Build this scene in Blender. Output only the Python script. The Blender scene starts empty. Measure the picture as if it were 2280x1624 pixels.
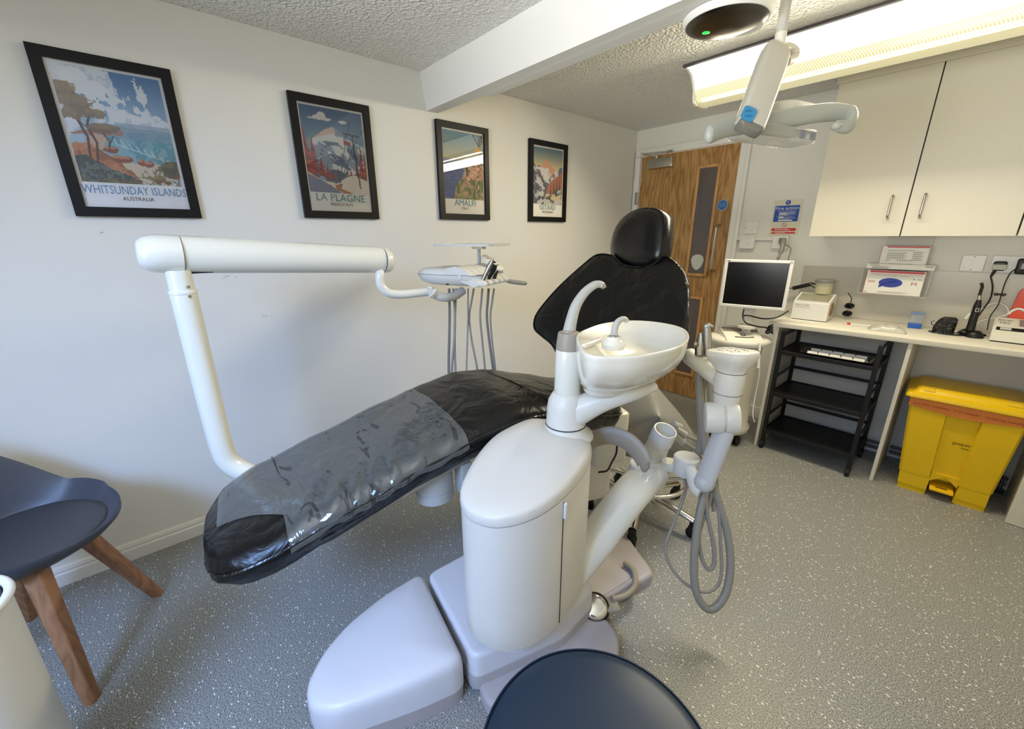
import bpy, bmesh, math, random
import numpy as np
from mathutils import Vector, Matrix
random.seed(5)
scene = bpy.context.scene
COL = scene.collection
PI = math.pi
# ------------------------------------------------------------------ camera
FPX = 914.88
def _rot(a, b, c):
    ca, sa, cb, sb, cc, sc = math.cos(a), math.sin(a), math.cos(b), math.sin(b), math.cos(c), math.sin(c)
    fwd = Vector((-sa*cb, ca*cb, -sb)); right = Vector((ca, sa, 0)); up = right.cross(fwd)
    return cc*right+sc*up, -sc*right+cc*up, -fwd
CR, CU, CB = _rot(math.radians(49.1085), math.radians(17.446), math.radians(-0.314))
CP = Vector((2.25, 0.0, 1.37))
cam_d = bpy.data.cameras.new('camera'); cam = bpy.data.objects.new('camera', cam_d); COL.objects.link(cam)
cam.matrix_world = Matrix(((CR.x, CU.x, CB.x, CP.x), (CR.y, CU.y, CB.y, CP.y), (CR.z, CU.z, CB.z, CP.z), (0, 0, 0, 1)))
cam_d.sensor_fit = 'HORIZONTAL'; cam_d.sensor_width = 36.0; cam_d.lens = FPX*36.0/2280.0
cam_d.clip_start = 0.02; cam_d.clip_end = 50
scene.camera = cam
# ------------------------------------------------------------------ world, lights, exposure
w = bpy.data.worlds.new('world'); scene.world = w; w.use_nodes = True
w.node_tree.nodes['Background'].inputs[0].default_value = (0.55, 0.70, 1.0, 1)
w.node_tree.nodes['Background'].inputs[1].default_value = 1.0
scene.view_settings.view_transform = 'Standard'; scene.view_settings.look = 'None'
scene.view_settings.exposure = -0.22; scene.view_settings.gamma = 1.0
scene.view_settings.use_curve_mapping = False
def area(name, loc, target, sx, sy, power, col, spread=180):
    d = bpy.data.lights.new(name, 'AREA'); d.shape = 'RECTANGLE'; d.size = sx; d.size_y = sy
    d.energy = power; d.color = col; d.spread = math.radians(spread)
    o = bpy.data.objects.new(name, d); COL.objects.link(o); o.location = loc
    o.rotation_euler = (Vector(target)-Vector(loc)).to_track_quat('-Z', 'Y').to_euler()
    return o
# daylight entering through the window behind the camera (sky: downwards; bounce from outside: upwards; added fill: level)
area('window_skylight', (1.95, -1.38, 1.85), (0.5, 0.15, 0.0), 1.0, 0.55, 32, (0.28, 0.49, 1.0), 95)
area('window_daylight', (1.85, -1.40, 1.40), (2.0, 1.4, 3.1), 1.4, 0.9, 38, (1.0, 0.985, 0.94), 88)
area('window_fill', (1.75, -1.42, 1.50), (1.5, 1.0, 1.30), 1.5, 1.0, 7, (0.95, 0.98, 1.0))  # weak neutral fill added at the window to brighten the whole room
# the two tubes of the ceiling fitting
area('fluorescent_tube', (1.62, 2.50, 2.045), (1.62, 1.15, 0.0), 1.25, 0.13, 48, (1.0, 0.88, 0.64))
# ------------------------------------------------------------------ helpers
def ray(x, y): return CR*((x-1140)/FPX) - CU*((y-812)/FPX) - CB
def at(x, y, ax, v):
    r = ray(x, y); t = (v-CP[ax])/r[ax]; return CP+r*t
def ax_(x, y, v=0.0): return at(x, y, 0, v)
def ay(x, y, v=3.371): return at(x, y, 1, v)
def az(x, y, v=0.0): return at(x, y, 2, v)
def ad(x, y, d): return CP+ray(x, y)*d
def at_plane(x, y, p0, n):
    r = ray(x, y); return CP+r*((Vector(p0)-CP).dot(n)/r.dot(n))
def lin(c):
    return tuple((v/255/12.92 if v/255 <= 0.04045 else ((v/255+0.055)/1.055)**2.4) for v in c)
MATS = {}
def mat(name, rgb, rough=0.5, metal=0.0, coat=0.0, bump=None, emit=None, spec=0.5, alpha=1.0, trans=0.0, var=0.0, ior=1.45):
    if name in MATS: return MATS[name]
    m = bpy.data.materials.new(name); m.use_nodes = True; nt = m.node_tree; b = nt.nodes['Principled BSDF']
    c = (*lin(rgb), 1)
    b.inputs['Base Color'].default_value = c; b.inputs['Roughness'].default_value = rough
    b.inputs['Metallic'].default_value = metal; b.inputs['Coat Weight'].default_value = coat
    b.inputs['Specular IOR Level'].default_value = spec; b.inputs['Alpha'].default_value = alpha
    b.inputs['Transmission Weight'].default_value = trans; b.inputs['IOR'].default_value = ior
    tc = nt.nodes.new('ShaderNodeTexCoord')
    if var:
        n = nt.nodes.new('ShaderNodeTexNoise'); n.inputs['Scale'].default_value = 6; n.inputs['Detail'].default_value = 4
        nt.links.new(tc.outputs['Object'], n.inputs['Vector'])
        mx = nt.nodes.new('ShaderNodeMix'); mx.data_type = 'RGBA'
        mx.inputs[6].default_value = tuple(v*(1-var) for v in c[:3])+(1,); mx.inputs[7].default_value = tuple(min(1, v*(1+var)) for v in c[:3])+(1,)
        nt.links.new(n.outputs['Fac'], mx.inputs[0]); nt.links.new(mx.outputs[2], b.inputs['Base Color'])
    if bump:
        sc, st, dist = bump
        n = nt.nodes.new('ShaderNodeTexNoise'); n.inputs['Scale'].default_value = sc; n.inputs['Detail'].default_value = 3
        nt.links.new(tc.outputs['Object'], n.inputs['Vector'])
        bp = nt.nodes.new('ShaderNodeBump'); bp.inputs['Strength'].default_value = st; bp.inputs['Distance'].default_value = dist
        nt.links.new(n.outputs['Fac'], bp.inputs['Height']); nt.links.new(bp.outputs[0], b.inputs['Normal'])
    if emit:
        b.inputs['Emission Color'].default_value = (*lin(emit[0]), 1); b.inputs['Emission Strength'].default_value = emit[1]
    MATS[name] = m
    return m
def spline(pts, n=8, closed=False):
    P = [Vector(p) for p in pts]; out = []
    N = len(P); rng = range(N if closed else N-1)
    for i in rng:
        p0 = P[(i-1) % N] if (closed or i > 0) else P[0]*2-P[1]
        p1 = P[i]; p2 = P[(i+1) % N]
        p3 = P[(i+2) % N] if (closed or i+2 < N) else P[-1]*2-P[-2]
        for k in range(n):
            t = k/n
            out.append(0.5*((2*p1)+(p2-p0)*t+(2*p0-5*p1+4*p2-p3)*t*t+(3*p1-p0-3*p2+p3)*t**3))
    if not closed: out.append(P[-1].copy())
    return out
def frame(d, up=(0, 0, 1)):
    d = Vector(d).normalized(); up = Vector(up)
    if abs(d.dot(up)) > 0.98: up = Vector((1, 0, 0))
    s = d.cross(up).normalized(); u = s.cross(d).normalized()
    return s, u, d
def fm(o, d, up=(0, 0, 1)):
    """matrix at o whose local Z runs along d and local Y towards up"""
    s, u, d = frame(d, up)
    return Matrix(((s.x, u.x, d.x, o[0]), (s.y, u.y, d.y, o[1]), (s.z, u.z, d.z, o[2]), (0, 0, 0, 1)))
def rz(a, o=(0, 0, 0)): return Matrix.Translation(o) @ Matrix.Rotation(a, 4, 'Z')
def rrect(hx, hy, r, n=4):
    out = []
    for cx, cy, a0 in ((hx-r, hy-r, 0), (-hx+r, hy-r, 90), (-hx+r, -hy+r, 180), (hx-r, -hy+r, 270)):
        for k in range(n+1):
            a = math.radians(a0+90*k/n); out.append((cx+r*math.cos(a), cy+r*math.sin(a)))
    return out
def ell(rx, ry, n=24): return [(rx*math.cos(2*PI*k/n), ry*math.sin(2*PI*k/n)) for k in range(n)]
def rpoly(pts, r, n=5):
    out = []; N_ = len(pts)
    for i in range(N_):
        a, b, c = Vector(pts[i-1]), Vector(pts[i]), Vector(pts[(i+1) % N_]); rr = r[i] if isinstance(r, (list, tuple)) else r
        u = (a-b); v = (c-b); d = min(rr, u.length*.45, v.length*.45); p0 = b+u.normalized()*d; p1 = b+v.normalized()*d
        for k in range(n+1):
            t = k/n; q = p0*(1-t)**2+b*2*t*(1-t)+p1*t*t; out.append((q.x, q.y))
    return out
def inset(poly, d):
    N = len(poly); out = []
    A = sum(poly[i][0]*poly[(i+1) % N][1]-poly[(i+1) % N][0]*poly[i][1] for i in range(N))
    sg = 1 if A > 0 else -1
    for i in range(N):
        p, q, r = poly[i-1], poly[i], poly[(i+1) % N]
        a = Vector((q[0]-p[0], q[1]-p[1])); b = Vector((r[0]-q[0], r[1]-q[1]))
        if a.length < 1e-9: a = b
        if b.length < 1e-9: b = a
        a.normalize(); b.normalize()
        n1 = Vector((-a.y, a.x)); n2 = Vector((-b.y, b.x)); m = n1+n2
        if m.length < 1e-6: m = n1.copy()
        m = m/max(0.35, m.dot(n1))
        out.append((q[0]+sg*m.x*d, q[1]+sg*m.y*d))
    return out
class G:
    def __init__(s): s.v = []; s.f = []; s.mi = []; s.cur = 0
    def add(s, vs, fs, M=None):
        o = len(s.v); s.v += [tuple(M @ Vector(p)) if M else tuple(p) for p in vs]
        s.f += [tuple(i+o for i in f) for f in fs]; s.mi += [s.cur]*len(fs); return s
    def loft(s, rings, cap=(True, True), closed=True, M=None):
        n = len(rings[0]); vs = [p for r in rings for p in r]; fs = []
        for i in range(len(rings)-1):
            for j in range(n if closed else n-1):
                k = (j+1) % n
                fs.append((i*n+j, i*n+k, (i+1)*n+k, (i+1)*n+j))
        if cap[0]: fs.append(tuple(range(n-1, -1, -1)))
        if cap[1]: fs.append(tuple((len(rings)-1)*n+j for j in range(n)))
        return s.add(vs, fs, M)
    def box(s, lo, hi, bev=0.0, M=None):
        c = [(lo[i]+hi[i])/2 for i in range(3)]; h = [abs(hi[i]-lo[i])/2 for i in range(3)]
        if bev <= 0:
            vs = [(c[0]+a*h[0], c[1]+b*h[1], c[2]+d*h[2]) for d in (-1, 1) for b in (-1, 1) for a in (-1, 1)]
            return s.add(vs, [(0, 2, 3, 1), (4, 5, 7, 6), (0, 1, 5, 4), (2, 6, 7, 3), (0, 4, 6, 2), (1, 3, 7, 5)], M)
        bev = min(bev, min(h)*0.98)
        T = Matrix.Translation((c[0], c[1], 0))
        return s.prism(rrect(h[0], h[1], bev, 3), c[2]-h[2], c[2]+h[2], bev, (M @ T) if M else T)
    def prism(s, poly, z0, z1, bev=0.0, M=None, nb=3, both=True):
        rings = []
        if bev > 0:
            for k in range(nb):
                a = PI/2*(k/nb)
                if both: rings.append([(x, y, z0+bev*(1-math.cos(a))) for x, y in inset(poly, bev*(1-math.sin(a)))])
            if not both: rings.append([(x, y, z0) for x, y in poly])
            else: rings.append([(x, y, z0+bev) for x, y in poly])
            rings.append([(x, y, z1-bev) for x, y in poly])
            for k in range(nb-1, -1, -1):
                a = PI/2*(k/nb)
                rings.append([(x, y, z1-bev*(1-math.cos(a))) for x, y in inset(poly, bev*(1-math.sin(a)))])
        else: rings = [[(x, y, z0) for x, y in poly], [(x, y, z1) for x, y in poly]]
        return s.loft(rings, M=M)
    def lathe(s, prof, n=24, M=None, sx=1, sy=1):
        rings = [[(r*sx*math.cos(2*PI*k/n), r*sy*math.sin(2*PI*k/n), z) for k in range(n)] for r, z in prof]
        return s.loft(rings, cap=(prof[0][0] > 1e-5, prof[-1][0] > 1e-5), M=M)
    def cyl(s, a, b, r, r2=None, n=16, bev=0.0):
        a = Vector(a); b = Vector(b); L = (b-a).length; r2 = r if r2 is None else r2
        if bev > 0: prof = [(r-bev, 0), (r-bev*.3, bev*.3), (r, bev), (r2, L-bev), (r2-bev*.3, L-bev*.3), (r2-bev, L)]
        else: prof = [(r, 0), (r2, L)]
        return s.lathe(prof, n, fm(a, b-a))
    def tube(s, pts, r, n=10, up=(0, 0, 1), flat=None, closed=False, cap=True, sq=None):
        P = [Vector(p) for p in pts]; N = len(P); rings = []
        su = None
        for i in range(N):
            a = P[(i-1) % N] if (closed or i > 0) else P[i]; b = P[(i+1) % N] if (closed or i < N-1) else P[i]
            d = (b-a).normalized()
            if su is None: sd, u, _ = frame(d, up)
            else:
                u = (su-d*su.dot(d)).normalized(); sd = d.cross(u)
            if flat and up is not None:
                sd, u, _ = frame(d, up)
            su = u
            rr = r[i] if isinstance(r, (list, tuple)) else r
            fa, fb = flat if flat else (1, 1)
            if sq: ring = [P[i]+sd*x*rr*fa+u*y*rr*fb for x, y in rrect(1, 1, sq, max(1, n//4-1))]
            else: ring = [P[i]+sd*math.cos(2*PI*k/n)*rr*fa+u*math.sin(2*PI*k/n)*rr*fb for k in range(n)]
            rings.append(ring)
        if closed: rings.append(rings[0])
        return s.loft(rings, cap=(cap and not closed, cap and not closed))
    def ball(s, c, r, n=14, sx=1, sy=1, sz=1, M=None):
        pr = [(r*math.sin(PI*k/(n//2)), -r*math.cos(PI*k/(n//2))*sz) for k in range(n//2+1)]
        pr[0] = (1e-6, pr[0][1]); pr[-1] = (1e-6, pr[-1][1])
        T = Matrix.Translation(c); return s.lathe(pr, n, (M @ T) if M else T, sx, sy)
ROOT = {}
def obj(name, g, m, parent=None, smooth=30, label=None, cat=None, group=None, kind=None, origin=None):
    """link the geometry collected in g as ONE mesh object"""
    if parent is not None: org = Vector(ROOT[parent.name])
    elif origin is not None: org = Vector(origin)
    else:
        xs = [p[0] for p in g.v]; ys = [p[1] for p in g.v]; zs = [p[2] for p in g.v]
        org = Vector(((min(xs)+max(xs))/2, (min(ys)+max(ys))/2, min(zs)))
    me = bpy.data.meshes.new(name)
    me.from_pydata([(p[0]-org.x, p[1]-org.y, p[2]-org.z) for p in g.v], [], g.f)
    for x in (m if isinstance(m, list) else [m]): me.materials.append(x)
    if isinstance(m, list): me.polygons.foreach_set('material_index', g.mi)
    bm = bmesh.new(); bm.from_mesh(me); bmesh.ops.recalc_face_normals(bm, faces=bm.faces); bm.to_mesh(me); bm.free()
    if smooth:
        me.shade_smooth()
        me.set_sharp_from_angle(angle=math.radians(smooth))
    o = bpy.data.objects.new(name, me); COL.objects.link(o)
    if parent is not None: o.parent = parent
    else: o.location = org
    ROOT[o.name] = tuple(org)
    tag(o, label, cat, group, kind)
    return o
def tag(o, label=None, cat=None, group=None, kind=None):
    if label: o['label'] = label
    if cat: o['category'] = cat
    if group: o['group'] = group
    if kind: o['kind'] = kind
def thing(name, label, cat, loc, group=None):
    o = bpy.data.objects.new(name, None); COL.objects.link(o); o.location = loc; o.empty_display_size = 0.05
    ROOT[o.name] = tuple(loc); tag(o, label, cat, group); return o
def struct(name, g, m, label=None, parent=None, smooth=30):
    return obj(name, g, m, parent, smooth, label, None, None, 'structure' if parent is None else None, origin=(0, 0, 0))
# ---- all lettering is converted once to plain meshes normalised to a 1x1 box
TXT = {}
WORDS = ['WHITSUNDAY ISLANDS', 'AUSTRALIA', 'LA PLAGNE', 'FRENCH ALPS', 'AMALFI', 'ITALY', 'GSTAAD', 'SWITZERLAND',
         'Fire action', 'Any person discovering a fire', 'On hearing the fire alarm', '!', 'gompels', 'DENTO-PREP', 'MICROBLASTER',
         'Silver', 'Mix', '200', '50', 'M', 'NITRILE EXAMINATION GLOVES', 'POWDER-FREE', 'Fire door', 'keep shut',
         'DO NOT OVERFILL   IF IN DOUBT   CLINICAL WASTE', 'SURGICAL FACEMASKS', 'BARRIER SLEEVES FOR']
def _mk():
    obs = []
    for t in WORDS:
        c = bpy.data.curves.new('t', 'FONT'); c.body = t; c.resolution_u = 2
        o = bpy.data.objects.new('t', c); COL.objects.link(o); obs.append((t, o, c))
    bpy.context.view_layer.update(); dg = bpy.context.evaluated_depsgraph_get()
    for t, o, c in obs:
        me = bpy.data.meshes.new_from_object(o.evaluated_get(dg), depsgraph=dg)
        V = [tuple(v.co) for v in me.vertices]; F = [tuple(p.vertices) for p in me.polygons]
        x0 = min(v[0] for v in V); x1 = max(v[0] for v in V); y0 = min(v[1] for v in V); y1 = max(v[1] for v in V)
        TXT[t] = ([((v[0]-x0)/(x1-x0), (v[1]-y0)/(y1-y0), 0) for v in V], F)
        bpy.data.meshes.remove(me)
    for t, o, c in obs: bpy.data.objects.remove(o); bpy.data.curves.remove(c)
_mk()
def text(g, t, o, right, up, w, h):
    """lettering t with lower-left corner o, running along right"""
    r = Vector(right).normalized()*w; u = Vector(up).normalized()*h; o = Vector(o)
    V, F = TXT[t]; g.add([o+r*p[0]+u*p[1] for p in V], F)
def quad(g, o, r, u, w, h, rad=0.0):
    r = Vector(r).normalized(); u = Vector(u).normalized(); o = Vector(o)
    P = rrect(w/2, h/2, rad, 3) if rad else [(-w/2, -h/2), (w/2, -h/2), (w/2, h/2), (-w/2, h/2)]
    g.add([o+r*(x+w/2)+u*(y+h/2) for x, y in P], [tuple(range(len(P)))])
# ------------------------------------------------------------------ materials
def nodes_mat(name):
    m = bpy.data.materials.new(name); m.use_nodes = True; MATS[name] = m
    nt = m.node_tree; return m, nt, nt.nodes['Principled BSDF'], nt.nodes.new('ShaderNodeTexCoord')
def N(nt, t, **k):
    n = nt.nodes.new(t)
    for a, b in k.items():
        if a in n.inputs: n.inputs[a].default_value = b
        else: setattr(n, a, b)
    return n
def ramp(nt, stops):
    r = nt.nodes.new('ShaderNodeValToRGB'); e = r.color_ramp.elements
    while len(e) < len(stops): e.new(0.5)
    for i, (p, c) in enumerate(stops): e[i].position = p; e[i].color = (*lin(c), 1)
    return r
wall_m = mat('wall_paint', (222, 220, 211), 0.62, bump=(140, 0.12, 0.004), spec=0.35)
beam_m = mat('beam_paint', (224, 224, 220), 0.6, bump=(60, 0.1, 0.004), spec=0.3)
gloss_w = mat('gloss_white_paint', (226, 224, 216), 0.3, bump=(90, 0.05, 0.003))
def ceiling_mat():
    m, nt, b, tc = nodes_mat('stippled_ceiling')
    b.inputs['Base Color'].default_value = (*lin((226, 226, 221)), 1); b.inputs['Roughness'].default_value = 0.38
    b.inputs['Specular IOR Level'].default_value = 0.5
    n = N(nt, 'ShaderNodeTexNoise', Scale=70.0, Detail=2.0, Roughness=0.5, Distortion=0.6)
    v = N(nt, 'ShaderNodeTexVoronoi', Scale=90.0, feature='SMOOTH_F1')
    mx = N(nt, 'ShaderNodeMath', operation='MULTIPLY_ADD'); mx.inputs[1].default_value = 1.4
    bp = N(nt, 'ShaderNodeBump', Strength=0.8, Distance=0.011)
    nt.links.new(tc.outputs['Object'], n.inputs['Vector']); nt.links.new(tc.outputs['Object'], v.inputs['Vector'])
    nt.links.new(n.outputs['Fac'], mx.inputs[0]); nt.links.new(v.outputs['Distance'], mx.inputs[2])
    nt.links.new(mx.outputs[0], bp.inputs['Height']); nt.links.new(bp.outputs[0], b.inputs['Normal'])
    return m
def floor_mat():
    m, nt, b, tc = nodes_mat('speckled_vinyl'); L = nt.links.new
    b.inputs['Roughness'].default_value = 0.42; b.inputs['Specular IOR Level'].default_value = 0.4
    n = N(nt, 'ShaderNodeTexNoise', Scale=260.0, Detail=2.0, Roughness=0.7)
    r = ramp(nt, [(0.33, (56, 57, 56)), (0.46, (128, 129, 125)), (0.55, (147, 147, 141)), (0.68, (196, 195, 188))])
    L(tc.outputs['Object'], n.inputs['Vector']); L(n.outputs['Fac'], r.inputs[0]); prev = r.outputs[0]
    for sc, rot, th in ((95, 0.5, 0.975), (80, 1.7, 0.970), (110, 2.6, 0.982)):
        mp = N(nt, 'ShaderNodeMapping'); mp.inputs['Rotation'].default_value = (0, 0, rot); mp.inputs['Scale'].default_value = (1, 2.2, 1)
        v = N(nt, 'ShaderNodeTexVoronoi', Scale=float(sc), voronoi_dimensions='2D')
        sep = N(nt, 'ShaderNodeSeparateColor')
        g1 = N(nt, 'ShaderNodeMath', operation='GREATER_THAN'); g1.inputs[1].default_value = th
        g2 = N(nt, 'ShaderNodeMath', operation='LESS_THAN'); g2.inputs[1].default_value = 0.30
        mu = N(nt, 'ShaderNodeMath', operation='MULTIPLY'); mu2 = N(nt, 'ShaderNodeMath', operation='MULTIPLY')
        L(tc.outputs['Object'], mp.inputs[0]); L(mp.outputs[0], v.inputs['Vector']); L(v.outputs['Color'], sep.inputs[0])
        L(sep.outputs[0], g1.inputs[0]); L(v.outputs['Distance'], g2.inputs[0]); L(g1.outputs[0], mu.inputs[0]); L(g2.outputs[0], mu.inputs[1])
        L(mu.outputs[0], mu2.inputs[0]); L(sep.outputs[1], mu2.inputs[1])
        mx = N(nt, 'ShaderNodeMix', data_type='RGBA'); mx.inputs[7].default_value = (*lin((250, 250, 246)), 1)
        mlt = N(nt, 'ShaderNodeMath', operation='MULTIPLY'); mlt.inputs[1].default_value = 1.5; mlt.use_clamp = True
        L(mu2.outputs[0], mlt.inputs[0]); L(mlt.outputs[0], mx.inputs[0]); L(prev, mx.inputs[6]); prev = mx.outputs[2]
    L(prev, b.inputs['Base Color'])
    bp = N(nt, 'ShaderNodeBump', Strength=0.15, Distance=0.002); L(n.outputs['Fac'], bp.inputs['Height']); L(bp.outputs[0], b.inputs['Normal'])
    return m
def wood_mat(name, axis, cols, sc=1.0, rough=0.42):
    m, nt, b, tc = nodes_mat(name); L = nt.links.new
    mp = N(nt, 'ShaderNodeMapping'); mp.inputs['Scale'].default_value = tuple(0.16*sc if i == axis else 1.0*sc for i in range(3))
    n1 = N(nt, 'ShaderNodeTexNoise', Scale=5.0, Detail=3.0, Roughness=0.55)
    ml = N(nt, 'ShaderNodeMath', operation='MULTIPLY'); ml.inputs[1].default_value = 26.0
    fr = N(nt, 'ShaderNodeMath', operation='PINGPONG'); fr.inputs[1].default_value = 1.0
    mp2 = N(nt, 'ShaderNodeMapping'); mp2.inputs['Scale'].default_value = tuple(7.0*sc if i == axis else 180.0*sc for i in range(3))
    n2 = N(nt, 'ShaderNodeTexNoise', Scale=1.0, Detail=4.0, Roughness=0.7)
    r = ramp(nt, [(0.05, cols[0]), (0.45, cols[1]), (1.0, cols[2])])
    ad_ = N(nt, 'ShaderNodeMath', operation='MULTIPLY_ADD'); ad_.inputs[1].default_value = 0.55
    mu = N(nt, 'ShaderNodeMath', operation='MULTIPLY'); mu.inputs[1].default_value = 0.62
    L(tc.outputs['Object'], mp.inputs[0]); L(mp.outputs[0], n1.inputs['Vector']); L(n1.outputs['Fac'], ml.inputs[0]); L(ml.outputs[0], fr.inputs[0])
    L(tc.outputs['Object'], mp2.inputs[0]); L(mp2.outputs[0], n2.inputs['Vector'])
    L(fr.outputs[0], ad_.inputs[0]); L(n2.outputs['Fac'], mu.inputs[0]); L(mu.outputs[0], ad_.inputs[2]); L(ad_.outputs[0], r.inputs[0])
    L(r.outputs[0], b.inputs['Base Color']); b.inputs['Roughness'].default_value = rough
    return m
def leather_mat(name, rgb, rough, wr=9.0, st=0.5, spec=0.5):
    m, nt, b, tc = nodes_mat(name); L = nt.links.new
    b.inputs['Base Color'].default_value = (*lin(rgb), 1); b.inputs['Roughness'].default_value = rough; b.inputs['Specular IOR Level'].default_value = spec
    n = N(nt, 'ShaderNodeTexNoise', Scale=wr, Detail=3.0, Roughness=0.5, Distortion=1.6); n2 = N(nt, 'ShaderNodeTexNoise', Scale=500.0, Detail=1.0)
    ma = N(nt, 'ShaderNodeMath', operation='MULTIPLY_ADD'); ma.inputs[1].default_value = 0.02
    bp = N(nt, 'ShaderNodeBump', Strength=st, Distance=0.03)
    L(tc.outputs['Object'], n.inputs['Vector']); L(tc.outputs['Object'], n2.inputs['Vector']); L(n2.outputs['Fac'], ma.inputs[0]); L(n.outputs['Fac'], ma.inputs[2])
    L(ma.outputs[0], bp.inputs['Height']); L(bp.outputs[0], b.inputs['Normal']); return m
def attr_mat(name, rough=0.45):
    m, nt, b, tc = nodes_mat(name); a = N(nt, 'ShaderNodeAttribute'); a.attribute_name = 'paint'
    nt.links.new(a.outputs['Color'], b.inputs['Base Color']); b.inputs['Roughness'].default_value = rough; b.inputs['Specular IOR Level'].default_value = 0.2; return m
def glass_pane(name, tint=(255, 255, 255), ior=1.5, rough=0.0, extra=0.0):
    m, nt, b, tc = nodes_mat(name); L = nt.links.new; nt.nodes.remove(b); out = nt.nodes['Material Output']
    t = N(nt, 'ShaderNodeBsdfTransparent'); t.inputs[0].default_value = (*lin(tint), 1); g = N(nt, 'ShaderNodeBsdfGlossy'); g.inputs['Roughness'].default_value = rough
    f = N(nt, 'ShaderNodeFresnel', IOR=ior); mx = N(nt, 'ShaderNodeMixShader'); ad2 = N(nt, 'ShaderNodeMath', operation='ADD'); ad2.inputs[1].default_value = extra
    L(f.outputs[0], ad2.inputs[0]); L(ad2.outputs[0], mx.inputs[0]); L(t.outputs[0], mx.inputs[1]); L(g.outputs[0], mx.inputs[2]); L(mx.outputs[0], out.inputs[0]); return m
def sheet_mat():
    m, nt, b, tc = nodes_mat('clear_plastic_sheet'); L = nt.links.new; out = nt.nodes['Material Output']
    b.inputs['Base Color'].default_value = (*lin((104, 107, 104)), 1); b.inputs['Roughness'].default_value = 0.10  # grey base imitates the hazy reflection of the wall on the film
    b.inputs['Specular IOR Level'].default_value = 1.0; b.inputs['IOR'].default_value = 1.55; b.inputs['Coat Weight'].default_value = 1.0; b.inputs['Coat Roughness'].default_value = 0.06
    t = N(nt, 'ShaderNodeBsdfTransparent'); mx = N(nt, 'ShaderNodeMixShader'); mx.inputs[0].default_value = 0.45
    mp = N(nt, 'ShaderNodeMapping'); mp.inputs['Rotation'].default_value = (0, 0, math.radians(-8)); mp.inputs['Scale'].default_value = (2.0, 6.0, 1.0)
    n = N(nt, 'ShaderNodeTexNoise', Scale=2.2, Detail=3.0, Roughness=0.5, Distortion=2.2)
    bp = N(nt, 'ShaderNodeBump', Strength=0.22, Distance=0.02)
    # spots where the film clings to the leather and looks dark
    n3 = N(nt, 'ShaderNodeTexNoise', Scale=3.2, Detail=3.0, Roughness=0.6, Distortion=1.4)
    r = N(nt, 'ShaderNodeMapRange'); r.inputs['From Min'].default_value = 0.62; r.inputs['From Max'].default_value = 0.645; r.inputs['To Min'].default_value = 0.50; r.inputs['To Max'].default_value = 0.22
    L(tc.outputs['Object'], mp.inputs[0]); L(mp.outputs[0], n.inputs['Vector']); L(n.outputs['Fac'], bp.inputs['Height']); L(bp.outputs[0], b.inputs['Normal']); L(bp.outputs[0], b.inputs['Coat Normal'])
    L(mp.outputs[0], n3.inputs['Vector']); L(n3.outputs['Fac'], r.inputs['Value']); L(r.outputs[0], mx.inputs[0])
    L(t.outputs[0], mx.inputs[1]); L(b.outputs[0], mx.inputs[2]); L(mx.outputs[0], out.inputs[0]); return m
ceil_m = ceiling_mat(); floor_m = floor_mat()
oak = wood_mat('oak_veneer', 2, [(104, 70, 32), (156, 114, 60), (186, 148, 92)])
oak_bead = wood_mat('oak_bead', 2, [(150, 104, 54), (186, 140, 84), (200, 156, 100)])
beech = wood_mat('beech_leg', 2, [(104, 70, 44), (146, 102, 68), (168, 124, 88)], 1.2, 0.5)
black_leather = leather_mat('black_leather', (9, 9, 10), 0.30, 6.0, 0.55, 0.36)
skirt_leather = leather_mat('black_gloss_skirt', (8, 8, 10), 0.2, 9.0, 0.5)
navy = leather_mat('navy_vinyl', (16, 40, 62), 0.42, 2.0, 0.05)
stool_grey = leather_mat('grey_vinyl', (128, 128, 125), 0.40, 2.0, 0.05)
tub_m = mat('grey_tub_plastic', (68, 71, 78), 0.42); tub_pad = leather_mat('grey_seat_pad', (60, 62, 67), 0.5, 3.0, 0.06)
cream = mat('cream_enamel', (226, 224, 210), 0.22, coat=0.4)
shell = mat('ivory_plastic', (222, 219, 208), 0.33)
shell_d = mat('ivory_plastic_matt', (214, 211, 200), 0.45, bump=(300, 0.08, 0.001))
unitw = mat('unit_white', (222, 217, 205), 0.34, bump=(350, 0.06, 0.001))
base_g = mat('base_grey_plastic', (172, 166, 166), 0.42, bump=(300, 0.08, 0.001))
foot_w = mat('foot_white', (212, 211, 214), 0.36)
taupe = mat('taupe_plastic', (156, 148, 132), 0.42)
mid_g = mat('mid_grey_plastic', (182, 181, 174), 0.4)
hose_m = mat('grey_hose', (142, 138, 128), 0.42); hose_d = mat('dark_grey_hose', (112, 110, 104), 0.42)
ceram = mat('ceramic', (230, 227, 214), 0.16, coat=0.35)
chrome = mat('chrome', (215, 213, 208), 0.14, metal=1.0); steel = mat('brushed_steel', (178, 174, 166), 0.32, metal=1.0)
blackp = mat('black_plastic', (14, 14, 15), 0.42); blackm = mat('black_metal', (13, 13, 14), 0.4)
rubber = mat('black_rubber', (16, 16, 17), 0.6); frame_b = mat('black_frame', (8, 8, 9), 0.42, spec=.3, bump=(200, 0.05, 0.001))
white_lam = mat('white_laminate', (214, 210, 195), 0.34); cab_m = mat('cabinet_white', (204, 198, 180), 0.36); white_p = mat('white_plastic', (222, 221, 215), 0.32)
screen_m = mat('dark_screen', (5, 5, 7), 0.22); line_m = mat('seam_line', (58, 56, 52), 0.6); dark = mat('dark_gap', (22, 21, 20), 0.7)
yellow = mat('yellow_plastic', (224, 184, 10), 0.38, bump=(300, 0.06, 0.001)); orange = mat('orange_bag', (222, 132, 60), 0.3, alpha=0.92)
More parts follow.
